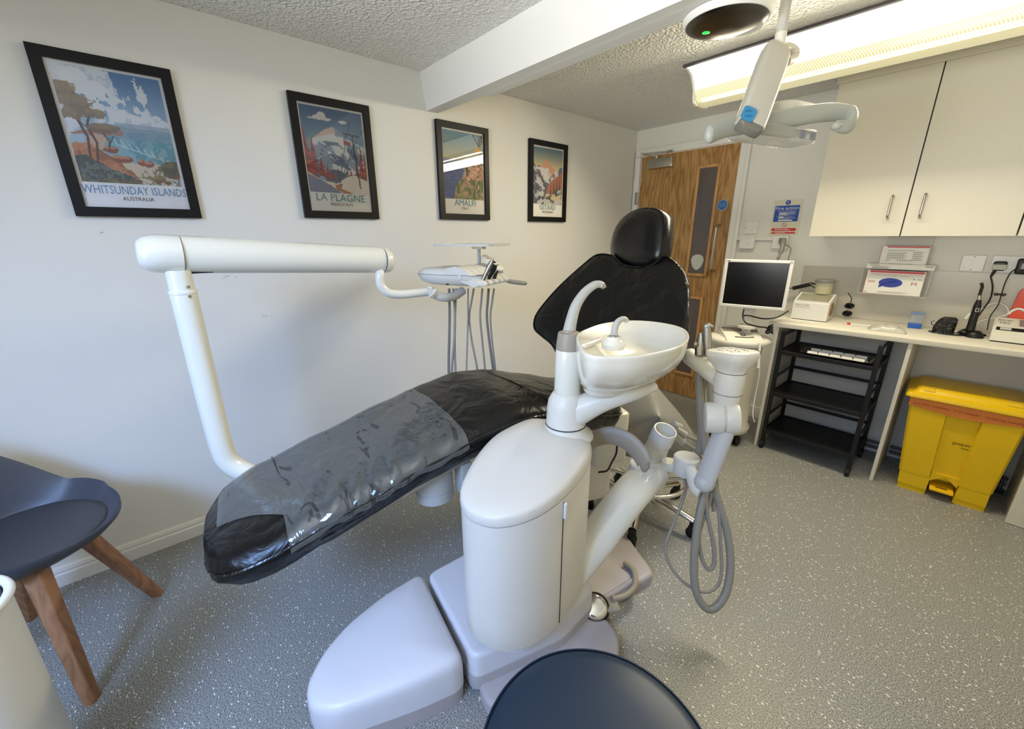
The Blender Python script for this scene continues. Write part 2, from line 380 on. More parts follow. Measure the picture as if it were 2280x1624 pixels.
blue = mat('blue_print', (32, 76, 160), 0.4); red = mat('red_print', (196, 32, 34), 0.4); paper = mat('white_paper', (224, 222, 214), 0.5); ink = mat('dark_ink', (50, 48, 50), 0.6)
greyink = mat('grey_ink', (130, 126, 124), 0.6); bluebtn = mat('blue_badge', (58, 132, 178), 0.4); sheet_m = sheet_mat()
clear = glass_pane('clear_glass', (250, 252, 250), 1.5); frosty = mat('frosted_acrylic', (225, 225, 220), 0.25, alpha=0.22)
print_m = attr_mat('printed_art')
# ================================================================== THE ROOM
CH = 2.205; YF = 3.371; YN = -1.5; XR = 2.99
g = G(); g.box((0, YN, -0.05), (XR, YF+0.1, 0.0)); struct('floor', g, floor_m, smooth=0)
g = G(); g.box((-0.1, YN-0.1, CH), (XR+0.1, YF+0.1, CH+0.05)); struct('ceiling', g, ceil_m, smooth=0)
g = G(); g.box((-0.1, YN-0.1, -0.05), (0, YF+0.1, CH)); struct('wall_left', g, wall_m, smooth=0)
g = G(); g.box((XR, YN-0.1, -0.05), (XR+0.1, YF+0.1, CH)); struct('wall_right', g, wall_m, smooth=0)
wl = bpy.data.objects['wall_left']
for (a_, b_), (c_, d_) in (((496, 620), (510, 614)), ((523, 616), (527, 618)), ((583, 705), (597, 703)), ((603, 704), (606, 706)), ((222, 520), (231, 517))):
    q1, q2 = ax_(a_, b_, .0004), ax_(c_, d_, .0004); g = G(); g.tube([q1, (q1+q2)/2+Vector((0, 0, .001)), q2], .0008, 5); obj('scuff_mark', g, mat('scuff', (128, 126, 120), .8), wl)
DX0, DX1, DZ = 0.066, 0.865, 1.995
g = G(); g.box((DX1, YF, -0.05), (XR, YF+0.1, CH)); g.box((0, YF, DZ), (DX1, YF+0.1, CH)); g.box((0, YF, -0.05), (DX0, YF+0.1, DZ))
struct('wall_far', g, wall_m, smooth=0)
# wall behind the camera with its window opening
WX0, WX1, WZ0, WZ1 = 0.90, 2.60, 0.95, 2.05
g = G(); g.box((0, YN-0.1, -0.05), (XR, YN, WZ0)); g.box((0, YN-0.1, WZ1), (XR, YN, CH)); g.box((0, YN-0.1, WZ0), (WX0, YN, WZ1)); g.box((WX1, YN-0.1, WZ0), (XR, YN, WZ1))
struct('wall_near', g, wall_m, smooth=0)
g = G()
for a, b in (((WX0, YN-0.08, WZ0), (WX0+0.05, YN-0.02, WZ1)), ((WX1-0.05, YN-0.08, WZ0), (WX1, YN-0.02, WZ1)), ((WX0+0.05, YN-0.08, WZ0), (WX1-0.05, YN-0.02, WZ0+0.05)),
             ((WX0+0.05, YN-0.08, WZ1-0.05), (WX1-0.05, YN-0.02, WZ1)), ((1.725, YN-0.08, WZ0+0.05), (1.775, YN-0.02, WZ1-0.05))): g.box(a, b)
win = struct('window_1', g, gloss_w)
for a, b in ((WX0+0.05, 1.725), (1.775, WX1-0.05)):
    g = G(); g.box((a, YN-0.055, WZ0+0.05), (b, YN-0.05, WZ1-0.05)); obj('pane', g, clear, win, 0)
# beam across the ceiling
g = G(); g.add([(0, 1.335, 2.026), (XR, 1.345, 2.022), (XR, 1.458, 2.022), (0.42, 1.455, 2.024), (0.415, 1.425, 2.024), (0, 1.405, 2.026),
                (0, 1.31, CH), (XR, 1.32, CH), (XR, 1.458, CH), (0.42, 1.455, CH), (0.415, 1.425, CH), (0, 1.405, CH)],
               [(0, 1, 2, 3, 4, 5), (6, 11, 10, 9, 8, 7), (0, 6, 7, 1), (1, 7, 8, 2), (2, 8, 9, 3), (3, 9, 10, 4), (4, 10, 11, 5), (5, 11, 6, 0)])
struct('trim_1', g, beam_m, 'white boxed ceiling beam crossing the room', smooth=0)
# skirting along the left wall: board plus rounded top lip
def skirting(y0, y1):
    prof = [(0, 0), (0.020, 0), (0.020, 0.052), (0.014, 0.058), (0.016, 0.066), (0.012, 0.078), (0.0, 0.082)]
    g = G(); g.loft([[(x, y, z) for x, z in prof] for y in (y0, y1)]); return g
struct('baseboard_left', skirting(YN, YF-0.03), gloss_w)
g = G(); g.box((1.0, YF-0.018, 0), (1.36, YF, 0.09), 0.004); struct('baseboard_far', g, gloss_w)
# door casing
g = G()
g.box((DX0-0.055, YF-0.022, 0), (DX0-0.004, YF, DZ+0.003), 0.006); g.box((DX1+0.004, YF-0.022, 0), (DX1+0.062, YF, DZ+0.003), 0.006)
g.box((DX0-0.055, YF-0.022, DZ+0.004), (DX1+0.062, YF, DZ+0.06), 0.006)
g.box((DX1+0.045, YF-0.028, 0), (DX1+0.075, YF, DZ+0.06), 0.006)
struct('trim_2', g, gloss_w, 'white door architrave')
# ------------------------------------------------ the door
LY = YF-0.004
g = G(); g.box((DX0, YF, 0.004), (DX1, YF+0.044, DZ)); door = struct('door_1', g, oak, 'oak veneered fire door with narrow glazed panels', smooth=0)
panels = [(0.588, 0.722, 1.068, 1.852), (0.588, 0.722, 0.22, 0.86)]
for i, (a, b, c, d) in enumerate(panels):
    for p, q in (((a-.022, LY-.010, c-.022), (a, LY+.004, d+.022)), ((b, LY-.010, c-.022), (b+.022, LY+.004, d+.022)), ((a, LY-.010, d), (b, LY+.004, d+.022)), ((a, LY-.010, c-.022), (b, LY+.004, c))):
        g = G(); g.box(p, q, 0.003); obj('glazing_bead', g, oak_bead, door)
    g = G(); g.box((a, LY-0.001, c), (b, LY+0.003, d)); obj('door_pane', g, mat('door_glass', (88, 78, 76), 0.16, coat=0.3), door, 0)
def bar_handle(g, a, b, out, r, n=12):
    a = Vector(a); b = Vector(b); o = Vector(out); L = (b-a).normalized()*abs(o.length)*0.7
    g.tube([a, a+o*0.6]+spline([a+o*0.6, a+o+L*0.5], 3)+spline([a+o+L*0.8, b+o-L*0.8], 2)+[b+o-L*0.5, b+o*0.6, b], r, n)
g = G(); bar_handle(g, (0.792, LY, 1.435), (0.792, LY, 1.095), (0, -0.055, 0), 0.0095); obj('pull_handle', g, steel, door)
g = G(); g.box((0.040, YF-0.028, 1.62), (0.066, YF-0.018, 1.72), 0.003); g.cyl((0.066, YF-0.028, 1.62), (0.066, YF-0.028, 1.72), 0.007, n=10); obj('hinge', g, steel, door)
g = G(); g.box((0.15, LY-0.055, 1.89), (0.37, LY, 1.962), 0.006); cl = obj('door_closer', g, steel, door)
g = G(); g.box((0.362, LY-0.056, 1.89), (0.372, LY-0.001, 1.962), 0.002); obj('closer_end_plate', g, chrome, cl)
g = G(); p = [(0.228, LY-0.04, 1.978), (0.165, LY-0.16, 1.992), (0.30, LY-0.045, 2.004)]
g.tube([p[0], p[1]], 0.007, 8); g.tube([p[1], p[2]], 0.006, 8); g.tube([(0.29, LY-0.01, 2.008), (0.36, LY-0.03, 2.008)], 0.010, 8); g.cyl((0.228, LY-.04, 1.955), (0.228, LY-.04, 1.99), 0.011); g.cyl((0.165, LY-.16, 1.982), (0.165, LY-.16, 2.002), 0.010)
obj('closer_arm', g, chrome, cl)
g = G(); g.lathe([(1e-5, 0), (0.0385, 0), (0.0385, 0.0016), (1e-5, 0.0016)], 32, fm((0.791, LY-0.0002, 1.580), (0, -1, 0))); sg = obj('round_door_sign', g, mat('sign_ring', (190, 205, 222), 0.4), door)
g = G(); g.lathe([(1e-5, 0.0016), (0.0355, 0.0016), (0.0355, 0.0022), (1e-5, 0.0022)], 32, fm((0.791, LY-0.0002, 1.580), (0, -1, 0))); obj('sign_disc', g, mat('sign_blue', (48, 104, 164), 0.4), sg)
g = G(); text(g, 'Fire door', (0.768, LY-.0028, 1.583), (1, 0, 0), (0, 0, 1), .046, .008); text(g, 'keep shut', (0.768, LY-.0028, 1.568), (1, 0, 0), (0, 0, 1), .046, .009); obj('sign_lettering', g, mat('sign_pale', (170, 200, 232), 0.5), sg, 0)
sh = [(-.046, .028), (-.040, .046), (-.022, .058), (0, .062), (.022, .058), (.040, .046), (.046, .028), (.050, .024), (.047, .006), (.036, -.030), (.018, -.052), (0, -.062), (-.018, -.052), (-.036, -.030), (-.047, .006), (-.050, .024)]
g = G(); g.prism([(x*1.05, y) for x, y in sh], 0, 0.001, M=Matrix(((1, 0, 0, .653), (0, 0, -1, LY-.0015), (0, 1, 0, 1.155), (0, 0, 0, 1)))); obj('shield_sticker', g, mat('sticker_white', (196, 198, 194), 0.5), door, 0)
# mini trunking below the switches
g = G(); g.box((0.925, YF-0.020, 1.327), (1.20, YF, 1.352), 0.003); g.box((0.925, YF-0.024, 1.350), (1.20, YF, 1.355), 0.001); struct('trim_3', g, gloss_w, 'white mini trunking beside the door')
# ================================================================== CEILING FITTING
X0, X1 = 0.955, 2.30
flu_w = mat('fitting_diffuser', (250, 248, 238), 0.4, emit=((255, 250, 236), 1.7))
m, nt, b, tc = nodes_mat('prismatic_diffuser')
wv = N(nt, 'ShaderNodeTexWave', Scale=60.0, bands_direction='DIAGONAL'); rp = ramp(nt, [(0.2, (196, 188, 140)), (0.8, (250, 244, 205))])
nt.links.new(tc.outputs['Object'], wv.inputs['Vector']); nt.links.new(wv.outputs[0], rp.inputs[0]); nt.links.new(rp.outputs[0], b.inputs['Base Color']); nt.links.new(rp.outputs[0], b.inputs['Emission Color'])
b.inputs['Emission Strength'].default_value = 0.55; b.inputs['Roughness'].default_value = 0.3; prism_m = m
lf = thing('ceiling_light', 'long fluorescent ceiling fitting with ribbed prismatic diffuser above the cupboards', 'ceiling light', ((X0+X1)/2, 2.50, 2.08))
g = G(); g.box((X0, 2.30, 2.194), (X1, 2.318, CH-0.001)); obj('metal_edge', g, mat('fitting_edge', (84, 80, 80), 0.4), lf, 0)
wing = [(2.318, 2.200), (2.36, 2.196), (2.40, 2.178), (2.425, 2.150), (2.445, 2.118)]
g = G(); sec = wing+[(2.50, 2.118), (2.50, 2.203), (2.318, 2.203)]
g.loft([[(x, y, z) for y, z in sec] for x in (X0+.004, X1)]); obj('reflector_wing', g, flu_w, lf)
g = G(); sec = [(2.445, 2.120), (2.450, 2.085), (2.462, 2.064), (2.49, 2.056), (2.56, 2.056), (2.60, 2.062), (2.625, 2.082), (2.635, 2.12), (2.635, 2.20), (2.50, 2.20), (2.50, 2.12)]
g.loft([[(x, y, z) for y, z in sec] for x in (X0+.012, X1)]); obj('prismatic_diffuser', g, prism_m, lf)
g = G(); sec2 = wing+[(2.448, 2.085), (2.459, 2.060), (2.49, 2.050), (2.56, 2.050), (2.605, 2.056), (2.632, 2.080), (2.64, 2.12), (2.64, 2.203), (2.318, 2.203)]
g.loft([[(x, y, z) for y, z in sec2] for x in (X0-.008, X0+.004)]); obj('end_cap', g, mat('end_cap', (236, 234, 222), 0.35), lf)
# ================================================================== POSTERS
def vnoise(u, v, f, seed):
    r = np.random.RandomState(seed); n = int(f*3.4)+4; T = r.rand(n, n)
    x = (u+1)*f; y = (v+.1)*f; i = np.clip(x.astype(int), 0, n-2); j = np.clip(y.astype(int), 0, n-2); a = x-i; b = y-j
    a = a*a*(3-2*a); b = b*b*(3-2*b)
    return (T[i, j]*(1-a)+T[i+1, j]*a)*(1-b)+(T[i, j+1]*(1-a)+T[i+1, j+1]*a)*b
def fbm(u, v, f, seed, o=4):
    s = 0; A = 0; a = 1
    for k in range(o): s = s+a*vnoise(u, v, f*2**k, seed+k); A += a; a *= .55
    return s/A
class Art:
    def __init__(s, W, H):
        s.W, s.H = W, H; s.u, s.v = np.meshgrid((np.arange(W)+.5)/W, (np.arange(H)+.5)/H); s.c = np.zeros((H, W, 3))
    def mix(s, m, col):
        m = np.clip(m, 0, 1)[..., None]; c = np.array(col, float); s.c = s.c*(1-m)+c*m
    def poly(s, P, wob=0.0, f=20, seed=1):
        u = s.u+(wob*(fbm(s.u, s.v, f, seed)-.5) if wob else 0); v = s.v+(wob*(fbm(s.u, s.v, f, seed+50)-.5) if wob else 0)
        ins = np.zeros(u.shape, bool); n = len(P)
        for i in range(n):
            x0, y0 = P[i]; x1, y1 = P[(i+1) % n]
            if y0 == y1: continue
            c = ((y0 > v) != (y1 > v)) & (u < (x1-x0)*(v-y0)/(y1-y0)+x0); ins ^= c
        return ins.astype(float)
    def disc(s, x, y, rx, ry, wob=0.0, seed=3):
        d = ((s.u-x)/rx)**2+((s.v-y)/ry)**2+(wob*(fbm(s.u, s.v, 14, seed)-.5)*4 if wob else 0); return (d < 1).astype(float)
    def line(s, P, w):
        m = np.zeros(s.u.shape)
        for (x0, y0), (x1, y1) in zip(P[:-1], P[1:]):
            dx, dy = x1-x0, (y1-y0)*1.28; t = np.clip(((s.u-x0)*dx+(s.v-y0)*1.28*dy)/(dx*dx+dy*dy+1e-9), 0, 1)
            m = np.maximum(m, np.hypot(s.u-x0-t*dx, (s.v-y0)*1.28-t*dy) < w)
        return m.astype(float)
    def grad(s, c0, c1, v0=0, v1=1):
        t = np.clip((s.v-v0)/(v1-v0), 0, 1)[..., None]; return np.array(c0)*(1-t)+np.array(c1)*t
def art_beach():
    a = Art(190, 210); u, v = a.u, a.v; a.c = a.grad((176, 206, 224), (58, 116, 178), .5, 1.0)
    cl = fbm(u, v, 5, 3, 5)+.25*np.clip(1-np.abs(v-(.97-.55*u))*3.2, 0, 1)+.15*(v < .78-.2*u)
    a.mix((cl > .62)*1., (232, 238, 242)); a.mix((fbm(u, v, 12, 8) > .55)*(cl > .62)*.35, (150, 176, 204)); a.mix(a.disc(.18, .90, .14, .08, .5), (240, 243, 245)); a.mix(a.disc(.30, .84, .14, .07, .5, 9), (236, 240, 244))
    a.mix((v < .52)*(v > .46)*(u > .3)*1., (150, 178, 196)); a.mix((v < .56)*(v > .51)*(u > .45)*.5, (120, 150, 176))
    sea = a.poly([(.25, .30), (.34, .47), (1.01, .50), (1.01, .08), (.6, .12), (.42, .22)], .03); a.mix(sea, (96, 164, 182)); a.mix(sea*(fbm(u, v, 16, 5) > .54)*.6, (170, 208, 212)); a.mix(sea*(v > .42)*.6, (140, 166, 190))
    for k in range(7): a.mix(a.line([(.40+.07*k, .42-.02*k), (.43+.07*k, .36-.02*k), (.50+.07*k, .34-.015*k)], .006)*.8, (230, 240, 240))
    a.mix(a.poly([(.0, .42), (.30, .50), (.52, .48), (.5, .45), (.2, .42)], .03), (178, 132, 118)); a.mix(a.poly([(.0, .25), (.22, .44), (.34, .41), (.28, .30), (.1, .2)], .04), (214, 184, 158))
    sand = a.poly([(.40, .25), (.55, .20), (.86, .20), (.95, .13), (.9, .0), (.40, .02)], .03); a.mix(sand, (222, 206, 182))
    rock = a.poly([(.0, .34), (.16, .35), (.42, .20), (.56, .06), (.40, .02), (.0, .10)], .04); a.mix(rock, (190, 122, 84)); a.mix(rock*(vnoise(u*1+v*.8, v*2-u, 14, 4) > .55)*.6, (140, 82, 58)); a.mix(rock*(fbm(u, v, 9, 11) > .58)*.5, (222, 164, 124))
    for x, y, w in ((.36, .31, .08), (.44, .23, .11), (.62, .215, .04), (.70, .20, .05), (.76, .06, .07), (.94, .10, .07)): a.mix(a.disc(x, y, w, .034, .3), (146, 80, 62)); a.mix(a.disc(x-.01, y+.014, w*.8, .014, .3), (206, 142, 112))
    a.mix(a.poly([(0, .22), (.12, .24), (.3, .14), (.5, .06), (.6, .0), (0, 0)], .06), (62, 74, 80)); a.mix((v < .24-.34*u)*(fbm(u, v, 30, 2) > .52)*.8, (104, 122, 122)); a.mix((v < .14)*(u < .8)*(fbm(u, v, 30, 7) > .60)*.9, (122, 122, 78))
    a.mix(a.poly([(.76, .16), (.90, .24), (1.01, .26), (1.01, .08), (.86, .09)], .08), (92, 88, 72)); a.mix((u > .74)*(v < .3)*(fbm(u, v, 34, 9) > .60)*.8, (128, 118, 84)); a.mix((v < .05)*(fbm(u, v, 20, 19) > .5)*1., (110, 90, 66))
    for P, w in (([(.14, .20), (.17, .40), (.12, .55), (.16, .62)], .013), ([(.20, .18), (.24, .36), (.19, .50), (.24, .60)], .012), ([(.34, .30), (.36, .38), (.32, .45)], .008), ([(.36, .36), (.41, .43)], .006), ([(.17, .5), (.05, .6)], .007)): a.mix(a.line(P, w), (92, 70, 66))
    for x, y, rx, ry in ((.07, .80, .12, .06), (.14, .70, .19, .07), (.06, .60, .14, .06), (.28, .62, .10, .04), (.32, .49, .15, .035)): a.mix(a.disc(x, y, rx, ry, .9, 5)*.92, (128, 110, 96)); a.mix(a.disc(x, y+.015, rx*.8, ry*.6, 1.2, 8)*.7, (160, 136, 104))
    return a
def firs(a, L, col, col2):
    for x, y0, h, wd in L:
        for k in range(7):
            t = k/7; a.mix(a.poly([(x-wd*(1-t)*1.0, y0+h*t), (x+wd*(1-t), y0+h*t), (x, y0+h*(t+.22))], .015, 40, k), col if k % 2 else col2)
def art_alps():
    a = Art(120, 165); u, v = a.u, a.v; a.c = a.grad((150, 180, 204), (62, 100, 148), .55, 1)
    for x, y, rx, ry in ((.30, .88, .13, .030), (.33, .91, .07, .035), (.22, .865, .12, .014), (.66, .865, .07, .018), (.40, .87, .10, .022)): a.mix(a.disc(x, y, rx, ry, .4), (238, 236, 234))
    a.mix(a.poly([(.0, .55), (.2, .66), (.36, .75), (.50, .80), (.58, .77), (.70, .68), (.9, .52), (1.01, .5), (1.01, .2), (0, .2)], .03), (150, 166, 190))
    a.mix(a.poly([(.18, .65), (.36, .75), (.50, .80), (.53, .72), (.46, .62), (.34, .60)], .03), (228, 204, 196)); a.mix((v < .72-.25*abs(u-.5))*(v > .25)*(fbm(u*.8+v*.4, v, 8, 3, 4) > .52)*1., (234, 238, 242)); a.mix((v < .62)*(v > .2)*(fbm(u+v, v*1.5, 7, 13, 4) > .60)*.9, (92, 112, 150))
    a.mix(a.poly([(.25, .2), (.42, .30), (.62, .26), (.7, .33), (.6, .12), (.3, .12)], .03), (86, 100, 130))
    firs(a, [(.02, .22, .52, .11), (.13, .24, .42, .09), (.06, .18, .34, .14), (.24, .20, .22, .07), (.33, .18, .16, .06), (.40, .17, .11, .05)], (186, 74, 62), (146, 56, 54))
    firs(a, [(.92, .18, .42, .07), (.82, .17, .22, .06), (.72, .19, .12, .04), (.99, .2, .3, .07)], (196, 76, 66), (150, 60, 60))
    a.mix(a.poly([(0, .24), (.2, .16), (.45, .12), (.62, .20), (.76, .24), (1.01, .17), (1.01, 0), (0, 0)], .02), (236, 226, 218)); a.mix(a.poly([(0, .22), (.25, .14), (.5, .02), (.5, 0), (0, 0)], .03), (128, 134, 168)); a.mix(a.poly([(.42, .10), (.56, .12), (.52, .06), (.76, .0), (.56, .0), (.44, .05)], .02), (184, 120, 84))
    for P, w in (([(.80, .72), (.86, .08)], .012), ([(.66, .735), (.93, .72)], .011), ([(.72, .73), (.50, .14)], .005), ([(.90, .73), (.52, .14)], .005), ([(.72, .735), (.80, .9)], .004), ([(.90, .72), (1.0, .8)], .004), ([(.50, .30), (.515, .10)], .007)): a.mix(a.line(P, w), (66, 64, 74))
    a.mix(a.poly([(.65, .60), (.77, .60), (.77, .64), (.65, .66)]), (170, 60, 60)); a.mix(a.line([(.66, .66), (.70, .73)], .006), (60, 60, 70)); return a
def art_coast():
    a = Art(96, 132); u, v = a.u, a.v; a.c = a.grad((224, 206, 150), (120, 160, 184), .5, .95)
    a.mix((v < .60)*1., (140, 158, 186)); a.mix(a.poly([(0, .50), (.15, .58), (.3, .55), (.48, .60), (.6, .56), (.8, .62), (1.01, .6), (1.01, .45), (0, .45)], .02), (120, 134, 166)); a.mix((v < .50)*1., (78, 94, 152)); a.mix((v < .5)*(fbm(u, v*3, 12, 2) > .55)*.4, (110, 128, 176))
    a.mix(a.poly([(.45, .52), (.85, .60), (1.01, .62), (1.01, .4), (.5, .44)], .03), (122, 146, 138)); cl = a.poly([(.22, .0), (.30, .22), (.46, .34), (.52, .48), (.66, .55), (.8, .58), (1.01, .54), (1.01, 0)], .04); a.mix(cl, (196, 150, 116))
    a.mix(cl*(fbm(u, v, 14, 5) > .52)*.8, (224, 178, 146)); a.mix(cl*(v < .32)*(fbm(u, v, 16, 4) > .45)*.95, (108, 124, 80)); a.mix(cl*(v < .22)*(fbm(u, v, 22, 6) > .55)*.8, (160, 164, 108)); a.mix(cl*(fbm(u, v, 24, 16) > .64)*1., (90, 84, 70))
    for i in range(12): x = .56+.04*(i % 8); y = .30+.055*(i//2); a.mix(a.poly([(x, y), (x+.06, y), (x+.06, y+.045), (x, y+.045)]), (232, 190, 164)); a.mix(a.poly([(x-.005, y+.045), (x+.065, y+.045), (x+.03, y+.06)]), (190, 104, 80))
    for x, y in ((.95, .90), (.86, .76)): a.mix(a.disc(x, y, .075, .05), (236, 164, 74))
    a.mix((u+v*.9 > 1.62)*(fbm(u, v, 16, 3) > .5)*1., (52, 66, 60)); a.mix(a.line([(.58, .38), (.57, .52)], .03), (70, 82, 76)); return a
def art_peak():
    a = Art(84, 120); u, v = a.u, a.v; a.c = a.grad((226, 206, 156), (84, 118, 146), .66, 1)
    a.mix(a.poly([(0, .74), (.1, .66), (.2, .70), (.35, .60), (.8, .6), (.9, .68), (1.01, .7), (1.01, .2), (0, .2)], .03), (112, 118, 140)); a.mix(a.poly([(.18, .64), (.34, .74), (.44, .82), (.56, .72), (.74, .64), (.6, .48), (.3, .5)], .03), (222, 166, 136)); a.mix((v < .66)*(v > .38)*(fbm(u, v, 9, 3) > .5)*1., (226, 224, 224))
    a.mix(a.poly([(0, .76), (.1, .62), (.3, .5), (.46, .36), (.4, .1), (0, 0)], .04), (96, 96, 112)); a.mix(a.poly([(0, .7), (.2, .5), (.4, .3), (.3, .0), (0, .1)], .04)*(fbm(u+v, u*0+v, 10, 5) > .55), (212, 210, 212)); a.mix(a.poly([(1.01, .62), (.8, .52), (.5, .36), (.44, .2), (1.01, .2)], .05), (188, 116, 92))
    firs(a, [(.60, .16, .20, .04), (.70, .2, .24, .04), (.80, .22, .26, .04), (.90, .26, .22, .04)], (64, 62, 62), (84, 72, 66)); a.mix((v < .28)*(fbm(u, v, 8, 9) > .5)*1., (204, 204, 208)); a.mix((v < .28)*(fbm(u, v, 9, 19) > .56)*1., (74, 76, 84)); return a
def poster(y0, y1, z0, z1, artf, title, sub, tcol, label):
    W, H = y1-y0, z1-z0; fw = 0.033
    t = thing('framed_poster', label, 'poster', (0.012, (y0+y1)/2, z0))
    g = G(); T = 0.022
    O = [(y0, z0), (y1, z0), (y1, z1), (y0, z1)]; I = [(y0+fw, z0+fw), (y1-fw, z0+fw), (y1-fw, z1-fw), (y0+fw, z1-fw)]
    vs = [(0.001, a, b) for a, b in O]+[(T-.001, a, b) for a, b in O]+[(T, a+(.0012 if i in (0, 3) else -.0012), b+(.0012 if i < 2 else -.0012)) for i, (a, b) in enumerate(O)]+[(T, a, b) for a, b in I]+[(0.008, a, b) for a, b in I]+[(0.001, a, b) for a, b in I]
    fs = []
    for r in range(5):
        for k in range(4): fs.append((r*4+k, r*4+(k+1) % 4, r*4+4+(k+1) % 4, r*4+4+k))
    for k in range(4): fs.append((20+k, 20+(k+1) % 4, (k+1) % 4, k))
    g.add(vs, fs); obj('frame', g, frame_b, t, 0)
    g = G(); g.box((0.004, y0+fw, z0+fw), (0.009, y1-fw, z1-fw)); mt = obj('print_sheet', g, mat('poster_paper', (244, 242, 239), 0.55), t, 0)
    a = artf(); iy0, iy1 = y0+fw+.009, y1-fw-.009; iz1 = z1-fw-.009; iz0 = z0+fw+(H-2*fw)*0.185
    g = G(); nx, ny = a.W, a.H
    vs = [(0.0096, iy0+(iy1-iy0)*i/(nx-1), iz0+(iz1-iz0)*j/(ny-1)) for j in range(ny) for i in range(nx)]
    g.add(vs, [(j*nx+i, j*nx+i+1, (j+1)*nx+i+1, (j+1)*nx+i) for j in range(ny-1) for i in range(nx-1)])
    o = obj('printed_picture', g, print_m, mt, 0)
    c = (a.c.reshape(-1, 3)/255.0)*.86+.12; c = np.where(c <= .04045, c/12.92, ((c+.055)/1.055)**2.4)  # colours lifted towards white, imitating the pale veil of reflection on the glass
    ca = o.data.color_attributes.new('paint', 'FLOAT_COLOR', 'POINT'); ca.data.foreach_set('color', np.concatenate([c, np.ones((len(c), 1))], 1).astype(np.float32).ravel())
    cw = (y1-y0)-2*fw; wt = cw*{18: .985, 9: .78, 6: .52, }.get(len(title), .7); ws = cw*{9: .30, 11: .36, 5: .17}.get(len(sub), .3)
    ht = .029 if len(title) > 10 else .034; cy = (y0+y1)/2; zc = z0+fw
    g = G(); text(g, title, (.0100, cy-wt/2, zc+.048), (0, 1, 0), (0, 0, 1), wt, ht); obj('title_lettering', g, mat('title_'+title[:2].lower(), tcol, .5), mt, 0)
    g = G(); text(g, sub, (.0100, cy-ws/2, zc+.026), (0, 1, 0), (0, 0, 1), ws, .0135); obj('subtitle_lettering', g, ink, mt, 0)
    g = G(); g.add([(0.0125, y0+fw, z0+fw), (0.0125, y1-fw, z0+fw), (0.0125, y1-fw, z1-fw), (0.0125, y0+fw, z1-fw)], [(0, 1, 2, 3)])
    if 'picture_glass' not in MATS: glass_pane('picture_glass', (252, 252, 252), 1.55)
    obj('glass_pane', g, MATS['picture_glass'], t, 0)
poster(-0.155, 0.218, 1.446, 1.979, art_beach, 'WHITSUNDAY ISLANDS', 'AUSTRALIA', (92, 146, 186), 'black framed travel poster of a beach bay titled Whitsunday Islands, leftmost on wall')
poster(0.625, 0.997, 1.457, 1.989, art_alps, 'LA PLAGNE', 'FRENCH ALPS', (84, 152, 166), 'black framed travel poster of red firs and a ski lift titled La Plagne')
poster(1.381, 1.750, 1.465, 1.993, art_coast, 'AMALFI', 'ITALY', (84, 150, 166), 'black framed travel poster of a cliff town and oranges titled Amalfi')
poster(2.102, 2.480, 1.465, 1.990, art_peak, 'GSTAAD', 'SWITZERLAND', (96, 150, 160), 'black framed travel poster of a snowy peak titled Gstaad, nearest the door')
# ================================================================== DENTAL CHAIR
TH = math.radians(8); A0 = Vector((.92, .03, 0)); UU = Vector((math.sin(TH), math.cos(TH), 0)); VV = Vector((math.cos(TH), -math.sin(TH), 0)); ZZ = Vector((0, 0, 1))
def cp(s, o, z): return A0+UU*s+VV*o+ZZ*z
def interp(T, s):
    if s <= T[0][0]: return T[0][1]
    for (a, x), (b, y) in zip(T[:-1], T[1:]):
        if s <= b:
            t = (s-a)/(b-a); t = t*t*(3-2*t)*0.5+t*0.5; return x+(y-x)*t
    return T[-1][1]
ZT = [(-.05, .560), (.0, .590), (.10, .618), (.3, .678), (.55, .748), (.72, .790), (.86, .815), (1.0, .800), (1.2, .745), (1.35, .70), (1.48, .665)]
HW = [(-.055, .10), (-.045, .15), (-.02, .205), (.03, .243), (.10, .26), (.45, .265), (.8, .27), (1.1, .28), (1.25, .27), (1.38, .245), (1.45, .20), (1.48, .13)]
def sect(s, side=None, lift=0.0):
    """cross-section of the long cushion at distance s: list of (o, z)"""
    w = interp(HW, s); zt = interp(ZT, s)+lift; th_ = min(.108, .074+.30*(s+.055))
    tp_ = [(1.0, -.046), (.985, -.032), (.94, -.018), (.86, -.007), (.74, .0), (.5, .005), (.25, .007)]
    top = [(-w*a, zt+b) for a, b in tp_]+[(0, zt+.0075)]+[(w*a, zt+b) for a, b in reversed(tp_)]
    bot = [(w*.985, zt-.066), (w*.90, zt-th_), (w*.5, zt-th_-.006), (0, zt-th_-.008), (-w*.5, zt-th_-.006), (-w*.90, zt-th_), (-w*.985, zt-.066)]
    return top, bot
chair = thing('dental_chair', 'reclining black leather dental chair with oval headrest in the centre of the room', 'dental chair', (1.15, 1.0, 0))
S = [-.055, -.045, -.03, -.01, .02, .05, .1]+[.1+.05*k for k in range(1, 25)]+[1.34, 1.38, 1.42, 1.45, 1.47, 1.48]
g = G(); rings = []
for s in S:
    t, b = sect(s); rings.append([cp(s, o, z) for o, z in t+b])
g.loft(rings); seat = obj('seat_and_leg_cushion', g, black_leather, chair, 60)
g = G()   # piped seams running round the cushion edge
for sd in (1, -1):
    g.tube(spline([cp(s, sd*(interp(HW, s)*.992+.001), interp(ZT, s)-.038) for s in S[::2]+[1.48]], 3), .0042, 6)
g.tube(spline([cp(s, sd*(interp(HW, s)*.992), interp(ZT, s)-.038) for s, sd in ((-.045, -1), (-.055, -1), (-.058, 0), (-.055, 1), (-.045, 1))], 3), .0042, 6)
obj('piping', g, skirt_leather, seat)
g = G()   # stitched cross seams
for s0 in (1.0, 0.16):
    t, b = sect(s0); g = G(); g.tube([cp(s0+.02*math.sin(o*6), o, z+.001) for o, z in t], .0022, 5); obj('cross_seam', g, skirt_leather, seat)
